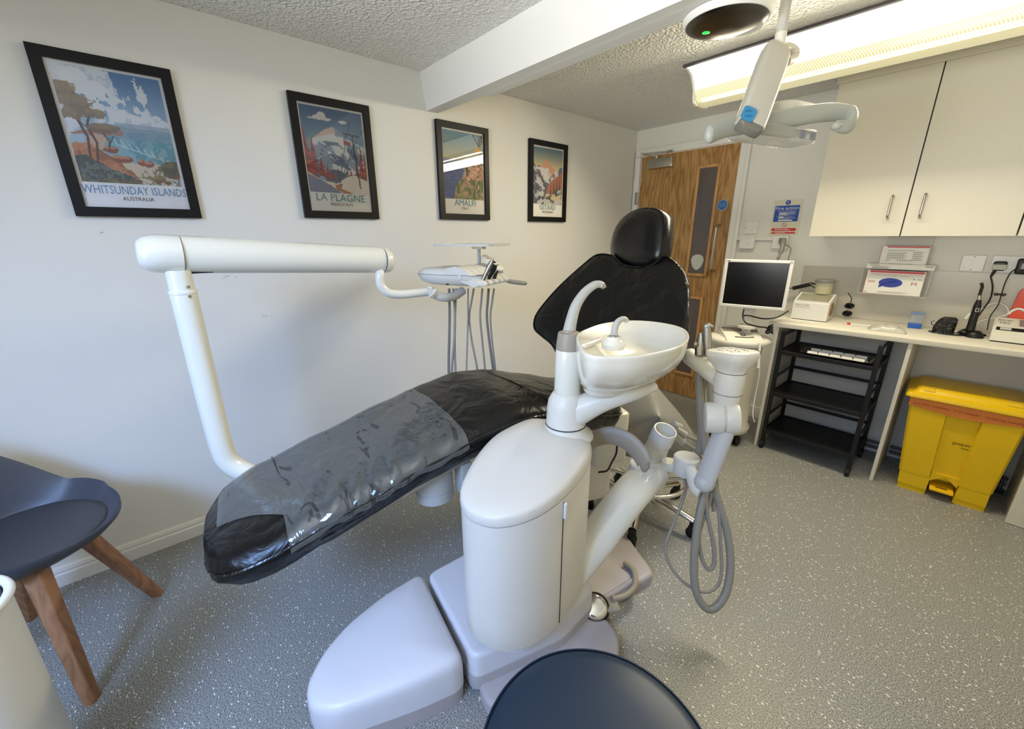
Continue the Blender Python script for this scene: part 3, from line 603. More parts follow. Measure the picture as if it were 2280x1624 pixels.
g = G(); rings = []   # loose glossy skirt below the cushion
for s in [.16, .25, .4, .55, .7, .85, 1.0, 1.15, 1.3]:
    w_ = interp(HW, s); z = interp(ZT, s)-.05; q = .012*math.sin(s*31)
    lo = z-.060-.010*math.sin(max(0, s)*2.2)
    rings.append([cp(s, o, zz) for o, zz in ((-w_*.95, z), (w_*.95, z), (w_*.96+q*.3, (z+lo)/2), (w_*.86+q, lo), (w_*.3, lo-.012), (-w_*.3, lo-.012), (-w_*.86, lo), (-w_*.96, (z+lo)/2))])
g.loft(rings); obj('skirt', g, skirt_leather, chair, 60)
# backrest, traced in its own reclined plane, then padded
BN = (UU-ZZ*.55).normalized(); BP = cp(1.42, 0, .83); BU = (UU*.55+ZZ).normalized()
def pad(outline, p0, n, up, thick, front, name, m, parent, belly=0.02, wing=0.0, smooth=60):
    n = Vector(n).normalized(); P = [at_plane(x, y, p0, n) for x, y in outline]; P = spline(P, 4, True)
    c = Vector((0, 0, 0))
    for p in P: c += p/len(P)
    lat = n.cross(Vector(up)).normalized()
    def off(p, k, d):
        q = c+(p-c)*k; l = (q-c).dot(lat); return q-n*(d+wing*l*l)
    g = G()
    prof = [(.30, -thick*.55), (.86, -thick*.6), (.95, -thick*.45), (.99, -thick*.18), (1.0, 0.0), (.995, thick*.16), (.975, thick*.30), (.94, thick*.40), (.86, thick*.40+belly*.45), (.72, thick*.4+belly*.8), (.5, thick*.4+belly), (.25, thick*.4+belly*1.05), (.08, thick*.4+belly*1.05)]
    g.loft([[off(p, k, d) for p in P] for k, d in prof]); o = obj(name, g, m, parent, smooth)
    g2 = G(); g2.tube([off(p, .985, thick*.27) for p in P]+[off(P[0], .985, thick*.27)], .0045, 6); obj('piping', g2, skirt_leather, o)
    return o, off, P, c
OUT = [(1372, 574), (1340, 574), (1310, 600), (1268, 645), (1236, 686), (1216, 718), (1211, 744), (1222, 758), (1240, 775), (1252, 800), (1268, 828), (1310, 850), (1370, 862), (1430, 846), (1462, 836), (1492, 834), (1515, 822), (1535, 797), (1546, 760), (1548, 710), (1545, 655), (1536, 620), (1515, 592), (1490, 575), (1466, 575), (1450, 588), (1420, 597), (1390, 590)]
back, boff, BPt, bc = pad(OUT, BP, BN, ZZ, .06, 1, 'backrest', black_leather, chair, .014, .35)
g = G()
l0 = at_plane(1285, 700, BP, BN); l1 = at_plane(1345, 722, BP, BN)
g.tube(spline([at_plane(x, y, BP-BN*.042, BN) for x, y in ((1262, 698), (1300, 706), (1345, 722), (1400, 738), (1470, 735), (1530, 715))], 4), .0022, 5); obj('cross_seam', g, skirt_leather, back)
HO = [(1398, 486), (1420, 472), (1445, 466), (1470, 468), (1486, 480), (1489, 505), (1487, 540), (1481, 572), (1466, 590), (1430, 598), (1395, 592), (1374, 577), (1368, 553), (1374, 522), (1384, 502)]
HNn = (UU*.97+VV*.20-ZZ*.20).normalized(); HP = cp(1.69, 0, 1.36)
head, hoff, HPt, hc = pad(HO, HP, HNn, ZZ, .075, 1, 'headrest', leather_mat('headrest_leather', (9, 9, 10), .27, 3.0, .10, .36), chair, .022, 0)
g = G(); hb = at_plane(1432, 545, HP, HNn)+UU*.05
g.box((-.045, -.012, -.14), (.045, .012, .10), .008, fm(hb+ZZ*(-.02), ZZ*.9+UU*.25, UU) @ Matrix.Identity(4)); obj('headrest_bar', g, steel, chair)
g = G(); bk = cp(1.56, 0, 1.00)+UU*.045; g.loft([[bk+VV*x+BU*y+UU*d for x, y in rrect(.20*k, .20*k, .08*k, 5)] for k, d in ((1, 0), (1, .015), (.93, .03), (.6, .04))]); obj('backrest_shell', g, shell_d, chair)
# steelwork and housings under the seat
g = G(); rings = []
for s in (.42, .46, .60, .80, 1.0, 1.2, 1.36, 1.40):
    z = interp(ZT, s)-.105; hw = .215 if .45 < s < 1.38 else .18
    rings.append([cp(s, o, zz) for o, zz in ((-hw, z), (hw, z), (hw*1.0, z-.03), (hw*.85, z-.055), (-hw*.85, z-.055), (-hw, z-.03))])
g.loft(rings); obj('seat_casting', g, mid_g, chair, 40)
g = G(); q = cp(.60, .13, 0)
g.lathe([(.050, .495), (.066, .50), (.066, .53), (.062, .533), (.066, .536), (.066, .64)], 24, Matrix.Translation((q.x, q.y, 0))); q2 = cp(.685, .19, 0)
obj('pivot_hub', g, mid_g, chair); g = G(); g.box((-.03, -.02, .52), (.03, .02, .64), .004, rz(-TH, (q2.x, q2.y, 0))); obj('hub_block', g, mid_g, chair)
g = G()   # parallelogram lift arms between base and seat
for o in (-.07, .07): g.box((-.02, 0, -.03), (.02, .52, .03), .012, fm(cp(1.28, o, .20), cp(.98, o, .62)-cp(1.28, o, .20)) @ Matrix.Rotation(-PI/2, 4, 'X'))
obj('lift_arm', g, base_g, chair)
g = G(); g.prism(rrect(.12, .17, .05, 5), .125, .50, .02, rz(-TH, tuple(cp(1.24, -.03, 0)))); obj('lift_column_cover', g, unitw, chair)
# white housing seen between seat and saddle stool
g = G(); MH = rz(-TH-.25, tuple(cp(1.40, .155, 0))); g.prism(rrect(.062, .085, .02, 4), .40, .64, .014, MH); hs = obj('side_housing', g, shell, chair)
g = G(); g.box((-.0625, -.0855, .555), (.0625, .0855, .557), 0, MH); obj('housing_seam', g, line_m, hs, 0)
g = G(); g.prism(rrect(.055, .10, .03, 4), .22, .42, .012, rz(-TH-.25, tuple(cp(1.33, .13, 0)))); obj('lower_housing', g, unitw, chair)
g = G(); g.tube(spline([ad(1374, 985, 1.50), ad(1372, 1010, 1.48), ad(1362, 1030, 1.47), ad(1352, 1048, 1.46), ad(1332, 1052, 1.47)], 5), .0035, 6); obj('cable', g, blackp, chair)
# curved grey armrest
g = G(); ap = spline([ad(1298, 1000, 1.43), ad(1325, 978, 1.42), ad(1362, 970, 1.40), ad(1400, 985, 1.37), ad(1425, 1012, 1.35), ad(1436, 1032, 1.34)], 6)
g.tube(ap, [.026+.008*min(1, i/12) for i in range(len(ap))], 16, flat=(.45, 1.0)); g.ball(ap[-1], .033, 16, .5, .5, 1.0); obj('armrest', g, taupe, chair)
# floor base plate
def P2(*pts): return [tuple(az(x, y, .045)[:2]) for x, y in pts]
bp = [(1.44, .60), (1.475, .520), (1.56, .50), (1.77, .66), (1.775, .83), (1.672, .992), (1.566, 1.01), (1.566, 1.07), (1.612, 1.325), (1.45, 1.405), (1.34, 1.48), (1.19, 1.48), (1.12, 1.38), (1.13, .66)]
base = thing('chair_base_plate', 'grey moulded floor base plate under the dental chair and spittoon unit', 'base plate', (1.4, 1.0, 0))
bps = rpoly(bp, [.02, .03, .06, .08, .08, .05, .04, .06, .035, .08, .08, .1, .08, .03])
g = G(); g.prism(bps, 0.0, .048, .016, both=False, nb=4); obj('plate', g, base_g, base, 40)
g = G()
for a, b in (((1.545, 1.02), (1.575, 1.22)),): g.tube([(a[0], a[1], .047), (b[0], b[1], .047)], .012, 10, cap=True)
obj('moulded_rib', g, base_g, base)
g = G(); q = [(1.108, .562), (1.487, .500), (1.575, .80), (1.56, .99), (1.13, 1.02)]
qs = rpoly(q, .035)
g.prism(qs, .04, .168, .016, both=False, nb=4); obj('base_cover', g, foot_w, base, 40)
g = G(); g.prism(inset(qs, -.003), .03, .085, .004, both=False); obj('cover_plinth', g, base_g, base, 40)
# box on the floor in front
fb = thing('junction_box', 'low white rounded junction box cover on the floor at the foot of the chair', 'junction box', (1.27, .30, 0))
fo = [(1.092, .552), (1.462, .484), (1.468, .45), (1.435, .34), (1.385, .215), (1.35, .135), (1.29, .092), (1.225, .100), (1.160, .160), (1.112, .26), (1.090, .38)]
fs_ = rpoly(fo[:-1]+[(1.088, .40)], [.03]+[.02]*2+[.04]*10, 3)
c0 = (1.26, .32)
g = G(); ring = lambda k, z, dz=0: [(c0[0]+(x-c0[0])*k, c0[1]+(y-c0[1])*k, z+dz*(y-c0[1])) for x, y in fs_]
g.loft([ring(1.0, .055), ring(1.0, .11), ring(.997, .135, .02), ring(.985, .150, .04), ring(.955, .161, .05), ring(.90, .168, .05), ring(.6, .176, .05), ring(.3, .180, .04), ring(.05, .181, 0)]); obj('cover', g, foot_w, fb, 60)
g = G(); g.loft([ring(.99, 0.0), ring(.99, .056)]); obj('plinth', g, base_g, fb, 40)
sc = Vector((1.458, .425, .095)); g = G(); g.lathe([(.010, 0), (.010, .004), (.007, .006), (1e-5, .006)], 16, fm(sc-Vector((.006, 0, 0)), (.95, -.3, .0))); obj('screw', g, steel, fb)
# clear plastic sheet over the leg end
g = G(); ns, nq = 130, 56; idx = {}
def sheet_pt(s, q):
    w_ = interp(HW, s); z = interp(ZT, s); a = abs(q); sg = 1 if q > 0 else -1
    k = .0035
    if a < .70: o = a/.70*w_*.74; zz = z+.0075-.0075*(a/.70)**2.2+k
    else:
        t = (a-.7)/.3; ph = t*PI/2*1.02; o = w_*(.74+.278*math.sin(ph)); zz = z+k-.055*(1-math.cos(ph))-.002*t
    rip = .0045*math.sin(s*88+q*6+math.sin(s*17)*2)*max(0, min(1, (q-.45)/.3))*(.35+.65*min(1, max(0, s-.15)/.2))+.0010*math.sin(s*23+q*9)
    return cp(s, sg*o, zz+max(-.0022, rip))
for i in range(ns+1):
    for j in range(nq+1):
        q = -1+2*j/nq
        s0 = -.02
        if q > .25: s0 = -.02+.165*min(1, ((q-.25)/.36))**.55
        if q < -.55: s0 = -.02+.10*((-.55-q)/.45)**1.2
        s1 = .672 if q > -.2 else .672-.02*(-q-.2)
        s = s0+(s1-s0)*i/ns
        idx[i, j] = len(g.v); g.v.append(tuple(sheet_pt(s, q)))
for i in range(ns):
    for j in range(nq): g.f.append((idx[i, j], idx[i, j+1], idx[i+1, j+1], idx[i+1, j])); g.mi.append(0)
obj('plastic_sheet', g, sheet_m, None, 80, 'clear glossy plastic sheet draped over the foot end of the black dental chair', 'plastic sheet')
# ================================================================== SPITTOON UNIT
sp = thing('spittoon_unit', 'white dental spittoon unit with tall rounded cabinet, ceramic bowl and cup filler spout', 'spittoon unit', (1.48, .72, .0))
ll = [(1.420, .530), (1.338, .640), (1.290, .760), (1.300, .880), (1.345, .925), (1.420, .950), (1.520, .935), (1.585, .885), (1.625, .76), (1.634, .655), (1.615, .575), (1.570, .518), (1.495, .497)]
lo_ = [tuple(v[:2]) for v in spline([(x, y, 0) for x, y in ll], 5, True)]
lc = (1.47, .72)
def lring(k, z, dz=0.0, low=0.0): return [(lc[0]+(x-lc[0])*k, lc[1]+(y-lc[1])*k, z+dz*(y-lc[1])) for x, y in lo_]
g = G(); rings = []
for z, k in ((.262, .985), (.268, .995), (.34, .996), (.45, .996), (.55, .996), (.66, .996)): rings.append(lring(k, z))
top = lring(.995, .700, .13); rings.append(top)
# underside sweeps up towards the rear right
rr = []
for i, r in enumerate(rings):
    rr.append([(x, y, z+max(0, y-.86)*1.2 if i == 0 else z) for x, y, z in r])
for i in (1, 2, 3): rr[i] = [(x, y, max(z, rr[i-1][j][2]+.002)) for j, (x, y, z) in enumerate(rr[i])]
g.loft(rr); g2 = G(); g2.loft([lring(.60, .15), lring(.62, .22), lring(.70, .2625)]); obj('pedestal', g2, foot_w, sp, 50); body = obj('cabinet_body', g, unitw, sp, 40)
g = G(); g.loft([lring(.985, .699, .13), lring(.985, .704, .13)]); obj('lid_seam', g, line_m, body, 40)
g = G(); g.loft([lring(1.0, .7035, .13), lring(1.006, .710, .135), lring(1.004, .728, .14), lring(.992, .736, .145), lring(.96, .742, .15), lring(.85, .752, .15), lring(.6, .763, .13), lring(.3, .770, .1), lring(.05, .772, 0)]); obj('lid', g, unitw, sp, 60)
def on_body(k):   # a point on the outline by fraction
    return lo_[int(k*len(lo_)) % len(lo_)]
# door gap: vertical dark seam down the right-hand face, small pull at its top
ga = [Vector(p) for p in (ax_(1243, 1150, 1.628), ax_(1232, 1408, 1.598))]
def face_pt(z, i):
    k = .996; x, y = lo_[i]; return Vector((lc[0]+(x-lc[0])*k, lc[1]+(y-lc[1])*k, z))
best = min(range(len(lo_)), key=lambda i: (Vector((lo_[i][0], lo_[i][1]))-Vector((1.632, .71))).length)
nrm = Vector((1, .12, 0)).normalized()
zb = .270
g = G(); g.tube([face_pt(z, best)+nrm*.0005 for z in (zb, .30, .42, .55, .655, .690)], .0014, 6); obj('door_seam', g, dark, body)
g = G(); p = face_pt(.665, best); g.prism(rrect(.0055, .026, .005, 4), 0, .009, .003, fm(p+Vector((0, .003, -.002)), nrm)); obj('door_pull', g, white_p, body)
# neck, column and spout
nb_ = ad(1262, 968, 1.245); C1 = Vector((1.468, .90, 0))
g = G(); g.lathe([(.088, .765), (.084, .775), (.066, .787), (.062, .80), (.060, .86), (.056, .885), (.045, .905), (.034, .915)], 28, Matrix.Translation((C1.x, C1.y, 0)), 1.0, 1.0); obj('column_collar', g, shell, sp, 50)
g = G(); g.lathe([(.0635, .803), (.0635, .806)], 28, Matrix.Translation((C1.x, C1.y, 0))); obj('collar_seam', g, line_m, sp)
g = G(); g.lathe([(.040, .88), (.0395, .95), (.0375, 1.045), (.037, 1.0465)], 28, Matrix.Translation((C1.x, C1.y, 0))); obj('column', g, cream, sp, 50)
g = G(); g.lathe([(.0372, 1.047), (.0365, 1.06), (.033, 1.092), (.0315, 1.097), (.020, 1.099), (.0185, 1.105), (.016, 1.106)], 28, Matrix.Translation((C1.x, C1.y, 0))); obj('column_cap', g, taupe, sp, 50)
ds = (C1-CP).length
t0 = Vector((C1.x, C1.y, 1.10)); dd = (t0-CP).dot(-CB)
sp_pts = spline([t0, ad(1272, 715, dd), ad(1282, 682, dd+.005), ad(1300, 654, dd+.01), ad(1320, 637, dd+.015), ad(1333, 633, dd+.02), ad(1342, 636, dd+.022)], 5)
g = G(); nn = len(sp_pts); g.tube(sp_pts, [.0185-.0095*i/nn for i in range(nn)], 16); obj('filler_spout', g, mid_g, sp, 60)
g = G(); g.cyl(sp_pts[-2]+Vector((0, 0, .002)), sp_pts[-1]+Vector((.004, .002, -.008)), .0095, .008, 14); obj('spout_nozzle', g, steel, sp)
# arm carrying the bowl
arm = spline([(1.462, .893, .835), (1.505, .920, .858), (1.555, .958, .893), (1.605, 1.02, .918), (1.625, 1.10, .928)], 5)
g = G(); rings = []; na = len(arm)-1
for i, q_ in enumerate(arm):
    t_ = i/na; d_ = (arm[min(i+1, na)]-arm[max(i-1, 0)]).normalized(); sd_, u_, d_ = frame(d_); hw_ = .046-.010*t_; hh_ = .046*(1-t_)**1.5+.016
    rings.append([q_+sd_*x+u_*y for x, y in rrect(hw_, hh_, min(hw_, hh_)*.9, 5)])
g.loft(rings); obj('bowl_arm', g, shell, sp, 60)
# ceramic bowl: lofted from its foot to the rim, then down inside
RZ = 1.098
rim = [az(x, y, RZ) for x, y in ((1284, 748), (1305, 735), (1345, 722), (1400, 716), (1450, 718), (1495, 725), (1522, 734), (1534, 746), (1531, 762), (1510, 776), (1470, 788), (1420, 797), (1360, 799), (1320, 797), (1298, 787), (1286, 768))]
rim = spline(rim, 4, True); rc = Vector((0, 0, 0))
for p in rim: rc += p/len(rim)
foot = [az(x, y, .945) for x, y in ((1297, 838), (1315, 818), (1350, 806), (1400, 800), (1440, 798), (1465, 800), (1478, 808), (1474, 822), (1462, 836), (1440, 848), (1410, 860), (1375, 868), (1345, 870), (1318, 868), (1302, 862), (1296, 850))]
foot = spline(foot, 4, True)
def bl(t, e, z): return [Vector((f.x+(r.x-f.x)*e, f.y+(r.y-f.y)*e, z)) for f, r in zip(foot, rim)]
def sc_(k, z, cx=0, cy=0): return [Vector((rc.x+cx+(p.x-rc.x)*k, rc.y+cy+(p.y-rc.y)*k, z)) for p in rim]
g = G(); g.loft([*[bl(0, math.sin(PI/2*k/14)**.95*.985, .94+.150*(k/14)**1.08) for k in range(15)], sc_(1.0, RZ), sc_(.985, RZ+.004), sc_(.955, RZ+.004), sc_(.93, RZ-.002), sc_(.80, RZ-.012, .012, .02), sc_(.76, RZ-.022, .012, .02), sc_(.70, RZ-.045, .012, .02), sc_(.55, RZ-.062, .01, .02), sc_(.3, RZ-.072, .01, .02), sc_(.05, RZ-.075, .01, .02)])
bowl = obj('bowl', g, ceram, sp, 70)
g = G(); f2 = [Vector((p.x, p.y, 0)) for p in foot]; fc = Vector((0, 0, 0))
for p in f2: fc += p/len(f2)
g.loft([[Vector((fc.x+(p.x-fc.x)*k, fc.y+(p.y-fc.y)*k, z)) for p in f2] for k, z in ((.90, .915), (.97, .925), (.98, .941))]); obj('bowl_cradle', g, shell, sp, 50)
tb = az(1366, 766, RZ-.004)
g = G(); g.lathe([(.030, -.012), (.031, 0), (.027, .008), (.020, .014), (.019, .020)], 22, Matrix.Translation(tb)); obj('tap_base', g, ceram, bowl)
g = G(); g.lathe([(.0125, .018), (.0125, .022)], 18, Matrix.Translation(tb)); obj('tap_ring', g, chrome, bowl)
dt = (tb-CP).dot(-CB); tp = spline([tb+Vector((0, 0, .02)), ad(1368, 735, dt), ad(1374, 719, dt), ad(1385, 711, dt+.005), ad(1393, 712, dt+.01), ad(1397, 717, dt+.012)], 5)
g = G(); g.tube(tp, [.0100-.004*i/len(tp) for i in range(len(tp))], 14); obj('rinse_tap', g, mid_g, bowl, 60)
pa = az(1318, 765, RZ+.001); g = G(); g.box((-.048, -.007, -.008), (.048, .007, .006), .005, rz(math.atan2(az(1345, 750, RZ).y-az(1300, 768, RZ).y, az(1345, 750, RZ).x-az(1300, 768, RZ).x), tuple(pa+Vector((0, 0, .002))))); obj('cup_rest_ridge', g, ceram, bowl)
# ================================================================== ASSISTANT ARM
aa = thing('suction_arm', 'white articulated suction arm with keypad, hanging hoses and filter cup, right of the spittoon', 'suction arm', (1.60, 1.2, .3))
g = G(); hp = [ad(1262, 1278, 1.40), ad(1318, 1212, 1.43), ad(1350, 1170, 1.45), ad(1400, 1105, 1.48), ad(1440, 1062, 1.56), ad(1452, 1048, 1.585)]
g.tube(spline(hp, 4), .067, 22, flat=(1.0, .82)); g.ball(spline(hp, 4)[-1], .064, 20, 1.0, 1.0, .85); ha = obj('main_arm', g, cream, aa, 60)
E1 = ad(1432, 1048, 1.56)
g = G(); g.lathe([(.052, -.01), (.052, .028), (.048, .032), (1e-5, .032)], 24, Matrix.Translation(E1)); obj('arm_hub', g, shell, ha)
g = G(); fa_, fb2 = ad(1446, 1030, 1.60), ad(1482, 958, 1.50); L = (fb2-fa_).length
g.lathe([(.050, -.012), (.052, 0), (.046, L*.2), (.041, L*.55), (.040, L*.62), (.043, L*.64), (.043, L*.94), (.041, L), (.037, L), (.036, L-.03), (1e-5, L-.03)], 24, fm(fa_, fb2-fa_)); cup = obj('filter_cup', g, shell, aa, 40)
g = G(); g.tube([fa_.lerp(fb2, .865)+CR*x+CU*y for x, y in ((-.02, -.008), (-.005, -.002), (.008, -.014), (.018, -.008))], .0035, 8); obj('filter_insert', g, steel, cup)
g = G()
for o_, a_, b_ in ((0, (1500, 968), (1545, 1005)), (1, (1504, 955), (1550, 985)), (2, (1498, 945), (1535, 960))):
    p_, q_ = ad(*a_, 1.60), ad(*b_, 1.64); g.cyl(p_, p_.lerp(q_, .45), .014, n=12)
obj('hose_coupling', g, mid_g, cup)
g = G(); b1, b2, b3 = ad(1446, 1036, 1.56), ad(1482, 1034, 1.55), ad(1520, 1040, 1.52)
g.tube([b1, b2, b3], .022, 12, flat=(1.3, .85), sq=.4); g.cyl(ad(1479, 1026, 1.49), ad(1479, 1027, 1.515), .008); br = obj('bracket', g, shell, aa, 40)
g = G(); H1 = ad(1527, 1035, 1.50); g.lathe([(.040, -.035), (.043, -.030), (.043, .008), (.0445, .0095), (.0445, .030), (.040, .035), (1e-5, .036)], 28, Matrix.Translation(H1)); obj('pivot_hub', g, shell, aa, 40)
g = G(); lv = spline([ad(1482, 1042, 1.54), ad(1482, 1065, 1.54), ad(1474, 1085, 1.54)], 4); g.tube(lv, .007, 10); obj('release_lever', g, white_p, br)
g = G(); e = spline([ad(1534, 1040, 1.47), ad(1543, 1062, 1.45), ad(1552, 1085, 1.43), ad(1562, 1092, 1.42)], 4); g.tube(e, [.020+.012*i/len(e) for i in range(len(e))], 16); obj('elbow', g, shell, aa, 60)
J0, J1 = ad(1568, 1075, 1.41), ad(1618, 945, 1.37)
g = G(); g.tube([J0, J0.lerp(J1, .5), J1], [.030, .031, .030], 20, flat=(1.15, .9)); g.ball(J0, .034, 18); obj('lower_link', g, mat('pale_grey_plastic', (196, 197, 196), .42), aa, 50)
g = G(); Jc = ad(1612, 931, 1.36); xd = (CR+CB*.35).normalized()
g.cyl(Jc-xd*.058, Jc-xd*.0015, .052, n=32, bev=.006); g.cyl(Jc+xd*.0015, Jc+xd*.045, .050, n=32, bev=.008); g.cyl(Jc-xd*.01, Jc+xd*.01, .044, n=24); jt = obj('elbow_joint', g, shell, aa, 40)
K = ad(1622, 862, 1.35); kx, ky = K.x, K.y
g = G(); g.lathe([(.028, K.z-.085), (.040, K.z-.045), (.0435, K.z-.02), (.0440, K.z-.018), (.046, K.z+.03), (.0445, K.z+.055)], 28, Matrix.Translation((kx, ky, 0))); obj('swivel_post', g, shell, aa, 50)
g = G(); g.lathe([(.0447, K.z-.019), (.0447, K.z-.0175)], 28, Matrix.Translation((kx, ky, 0))); obj('post_seam', g, line_m, aa); g = G(); g.lathe([(.0452, K.z+.054), (.0452, K.z+.0555)], 28, Matrix.Translation((kx, ky, 0))); obj('post_seam', g, line_m, aa)
MK = Matrix.Translation((kx, ky, K.z+.055)) @ Matrix.Rotation(math.radians(-18), 4, 'Z') @ Matrix.Rotation(math.radians(-7), 4, 'Y')
def kr(k, z, e=.4): return [(x, y, z) for x, y in rrect(.070*k, .058*k, .034*k*e/.4, 5)]
g = G(); g.loft([[(x, y, z) for x, y in rrect(.044, .044, .0438, 5)] for z in (-.012, .0)]+[kr(.70, .012, .5), kr(.86, .030), kr(.97, .044), kr(1.0, .052), kr(1.0, .060), kr(.97, .066), kr(.90, .068)], M=MK); kp = obj('keypad', g, shell, aa, 60)
g = G()
for i, (x, y) in enumerate(((-.04, -.02), (-.02, -.03), (.02, -.03), (-.042, .005), (-.03, .025), (-.008, .030), (.014, .028), (.034, .018))):
    p = MK @ Vector((x, y, .0688)); g.tube([p+(MK.to_3x3() @ Vector((.008*math.cos(a), .006*math.sin(a), 0))) for a in [PI*k/6 for k in range(7)]], .0006, 5)
for x, y in ((-.012, -.008), (.012, 0), (.03, -.006)): g.cyl(MK @ Vector((x, y, .068)), MK @ Vector((x, y, .0693)), .003, n=8)
obj('key_symbols', g, mat('pale_blue_ink', (110, 128, 160), .5), kp, 0)
g = G(); T0, T1 = ad(1604, 845, 1.37), ad(1538, 795, 1.52); g.tube([T0, T0.lerp(T1, .5), T1], .0315, 22); g.ball(T1, .0315, 20); th_ = obj('instrument_holder', g, cream, aa, 50)
# syringe and suction tips in the holder
g = G(); a_, b_ = ad(1577, 795, 1.43), ad(1574, 726, 1.42); g.tube([a_, a_.lerp(b_, .5), b_], [.010, .014, .012], 14); g.tube([b_, ad(1589, 728, 1.40)], [.006, .004], 10); g.tube([ad(1572, 728, 1.42), ad(1582, 722, 1.41)], [.012, .008], 10); obj('air_water_syringe', g, steel, aa, 60)
g = G(); a_, b_ = ad(1560, 790, 1.46), ad(1561, 742, 1.45); g.tube([a_, a_.lerp(b_, .35), a_.lerp(b_, .7), b_], [.020, .020, .014, .009], 14); g.ball(ad(1549, 767, 1.45), .010, 12); obj('suction_handpiece', g, steel, aa, 60)
def hose(pts, r, parent, m=None, name='hose', n=6):
    g = G(); P = spline([ad(*p) for p in pts], n); g.tube(P, r, 10); return obj(name, g, m or hose_m, parent, 60)
hose([(1556, 830, 1.46), (1558, 880, 1.47), (1566, 960, 1.48), (1582, 1060, 1.47), (1604, 1130, 1.46), (1622, 1200, 1.45), (1626, 1270, 1.44), (1612, 1330, 1.43), (1580, 1358, 1.43), (1552, 1325, 1.43), (1545, 1260, 1.43), (1552, 1180, 1.43), (1563, 1120, 1.44), (1578, 1060, 1.46), (1588, 1010, 1.48)], .0135, aa)
hose([(1572, 1080, 1.44), (1574, 1140, 1.44), (1588, 1210, 1.44), (1590, 1255, 1.44), (1577, 1268, 1.44), (1562, 1240, 1.44), (1556, 1190, 1.44), (1572, 1140, 1.45), (1585, 1090, 1.47), (1580, 1020, 1.48), (1570, 940, 1.50)], .0075, aa)
hose([(1575, 830, 1.44), (1580, 900, 1.50), (1592, 1000, 1.49), (1598, 1100, 1.46), (1604, 1200, 1.45), (1606, 1280, 1.44), (1590, 1312, 1.44), (1560, 1318, 1.44), (1520, 1295, 1.45), (1490, 1255, 1.46), (1482, 1215, 1.47), (1500, 1165, 1.48), (1520, 1115, 1.50), (1526, 1080, 1.50), (1518, 1055, 1.51)], .0055, aa)
hose([(1560, 832, 1.47), (1560, 900, 1.52), (1564, 960, 1.53), (1558, 1010, 1.54)], .016, aa)
hose([(1520, 985, 1.62), (1552, 1005, 1.63), (1568, 1030, 1.60), (1582, 1080, 1.52), (1590, 1140, 1.48)], .0075, aa)
hose([(1525, 970, 1.63), (1556, 985, 1.64), (1572, 1010, 1.62), (1580, 1060, 1.58)], .006, aa)
# ================================================================== DELIVERY UNIT
du = thing('instrument_delivery_unit', 'cream enamelled delivery arm carrying the dentist instrument head and tray, by the poster wall', 'delivery unit', (.66, .4, .5))
PX = ad(405, 640, 1.26); pr = .0355
g = G(); b = [(PX.x, PX.y, 1.21), (PX.x, PX.y, 1.0), (PX.x, PX.y, .80), (PX.x, PX.y, .70)]; bend = spline([(PX.x, PX.y, .70), (PX.x+.005, PX.y+.012, .615), (PX.x+.035, PX.y+.065, .555), (PX.x+.10, PX.y+.16, .52), (PX.x+.18, PX.y+.28, .50), (PX.x+.30, PX.y+.45, .49)], 6)
g.tube(b[:-1]+bend, pr, 24); pole = obj('pole', g, cream, du, 60)
g = G(); g.lathe([(.030, 1.20), (.0375, 1.205), (.0375, 1.212), (.033, 1.216), (.033, 1.275)], 24, Matrix.Translation((PX.x, PX.y, 0))); obj('pole_collar', g, cream, du)
g = G()
for (x, y) in ((430, 640), (435, 662)):
    p = ad(x, y, 1.235); n_ = (p-Vector((PX.x, PX.y, p.z))).normalized(); p = Vector((PX.x, PX.y, p.z))+n_*(pr-.001); g.cyl(p, p+n_*.003, .0045, n=10)
obj('pole_screw', g, steel, pole)
Q0 = Vector((PX.x-.006, PX.y-.055, 1.325)); Q1 = ad(866, 580, 1.74)
D_ = (Q1-Q0); g = G(); g.tube([Q0+D_*.085, Q0+D_*.5, Q0+D_*.955], [.055, .053, .051], 28, flat=(.92, 1.02)); arm2 = obj('spring_arm', g, cream, du, 60)
g = G(); dl = D_.normalized(); g.lathe([(.018, -.030), (.036, -.026), (.047, -.014), (.0535, .004), (.056, .03), (.056, .072)], 28, fm(Q0, dl)); obj('arm_end_cap', g, cream, arm2, 60)
g = G(); g.lathe([(.0515, 0), (.0515, .02), (.047, .034), (.03, .041), (1e-5, .043)], 28, fm(Q0+D_*.957, dl)); obj('arm_end_cap', g, cream, arm2, 60)
g = G(); g.lathe([(.0555, 0), (.0555, .0012)], 28, fm(Q0+dl*.0725, dl)); g.lathe([(.0513, 0), (.0513, .001)], 28, fm(Q0+D_*.956, dl)); obj('cap_seam', g, line_m, arm2)
g = G(); p = Q0+D_*.12-Vector((0, 0, .051)); g.box((-.022, -.012, -.005), (.022, .05, .006), .002, rz(.1, tuple(p))); obj('underside_slot', g, dark, arm2)
g = G(); bw = spline([Q1-dl*.045-Vector((0, 0, .035)), ad(846, 610, 1.70), ad(848, 635, 1.71), ad(864, 652, 1.73), ad(890, 656, 1.76), ad(925, 653, 1.80), ad(952, 650, 1.83)], 6); g.tube(bw, .0185, 18); obj('swan_neck', g, cream, du, 60)
HL = .37; hd = Vector((.92, .39, 0)).normalized(); hs_ = Vector((hd.y, -hd.x, 0)); HO_ = ad(1029, 621, 1.97)-hd*HL*.5; HO_.z = 1.195   # hs_ points to the camera side
MD = Matrix(((hd.x, hs_.x, 0, HO_.x), (hd.y, hs_.y, 0, HO_.y), (0, 0, 1, 0), (0, 0, 0, 1)))   # local x along the head, y to camera side
def hring(z, x0, x1, hy, r=.06, sk=0): return [(x+((x1+x0)/2), y+sk*(x), z) for x, y in rrect((x1-x0)/2, hy, min(r, hy*.95), 6)]
g = G(); zc = 1.185
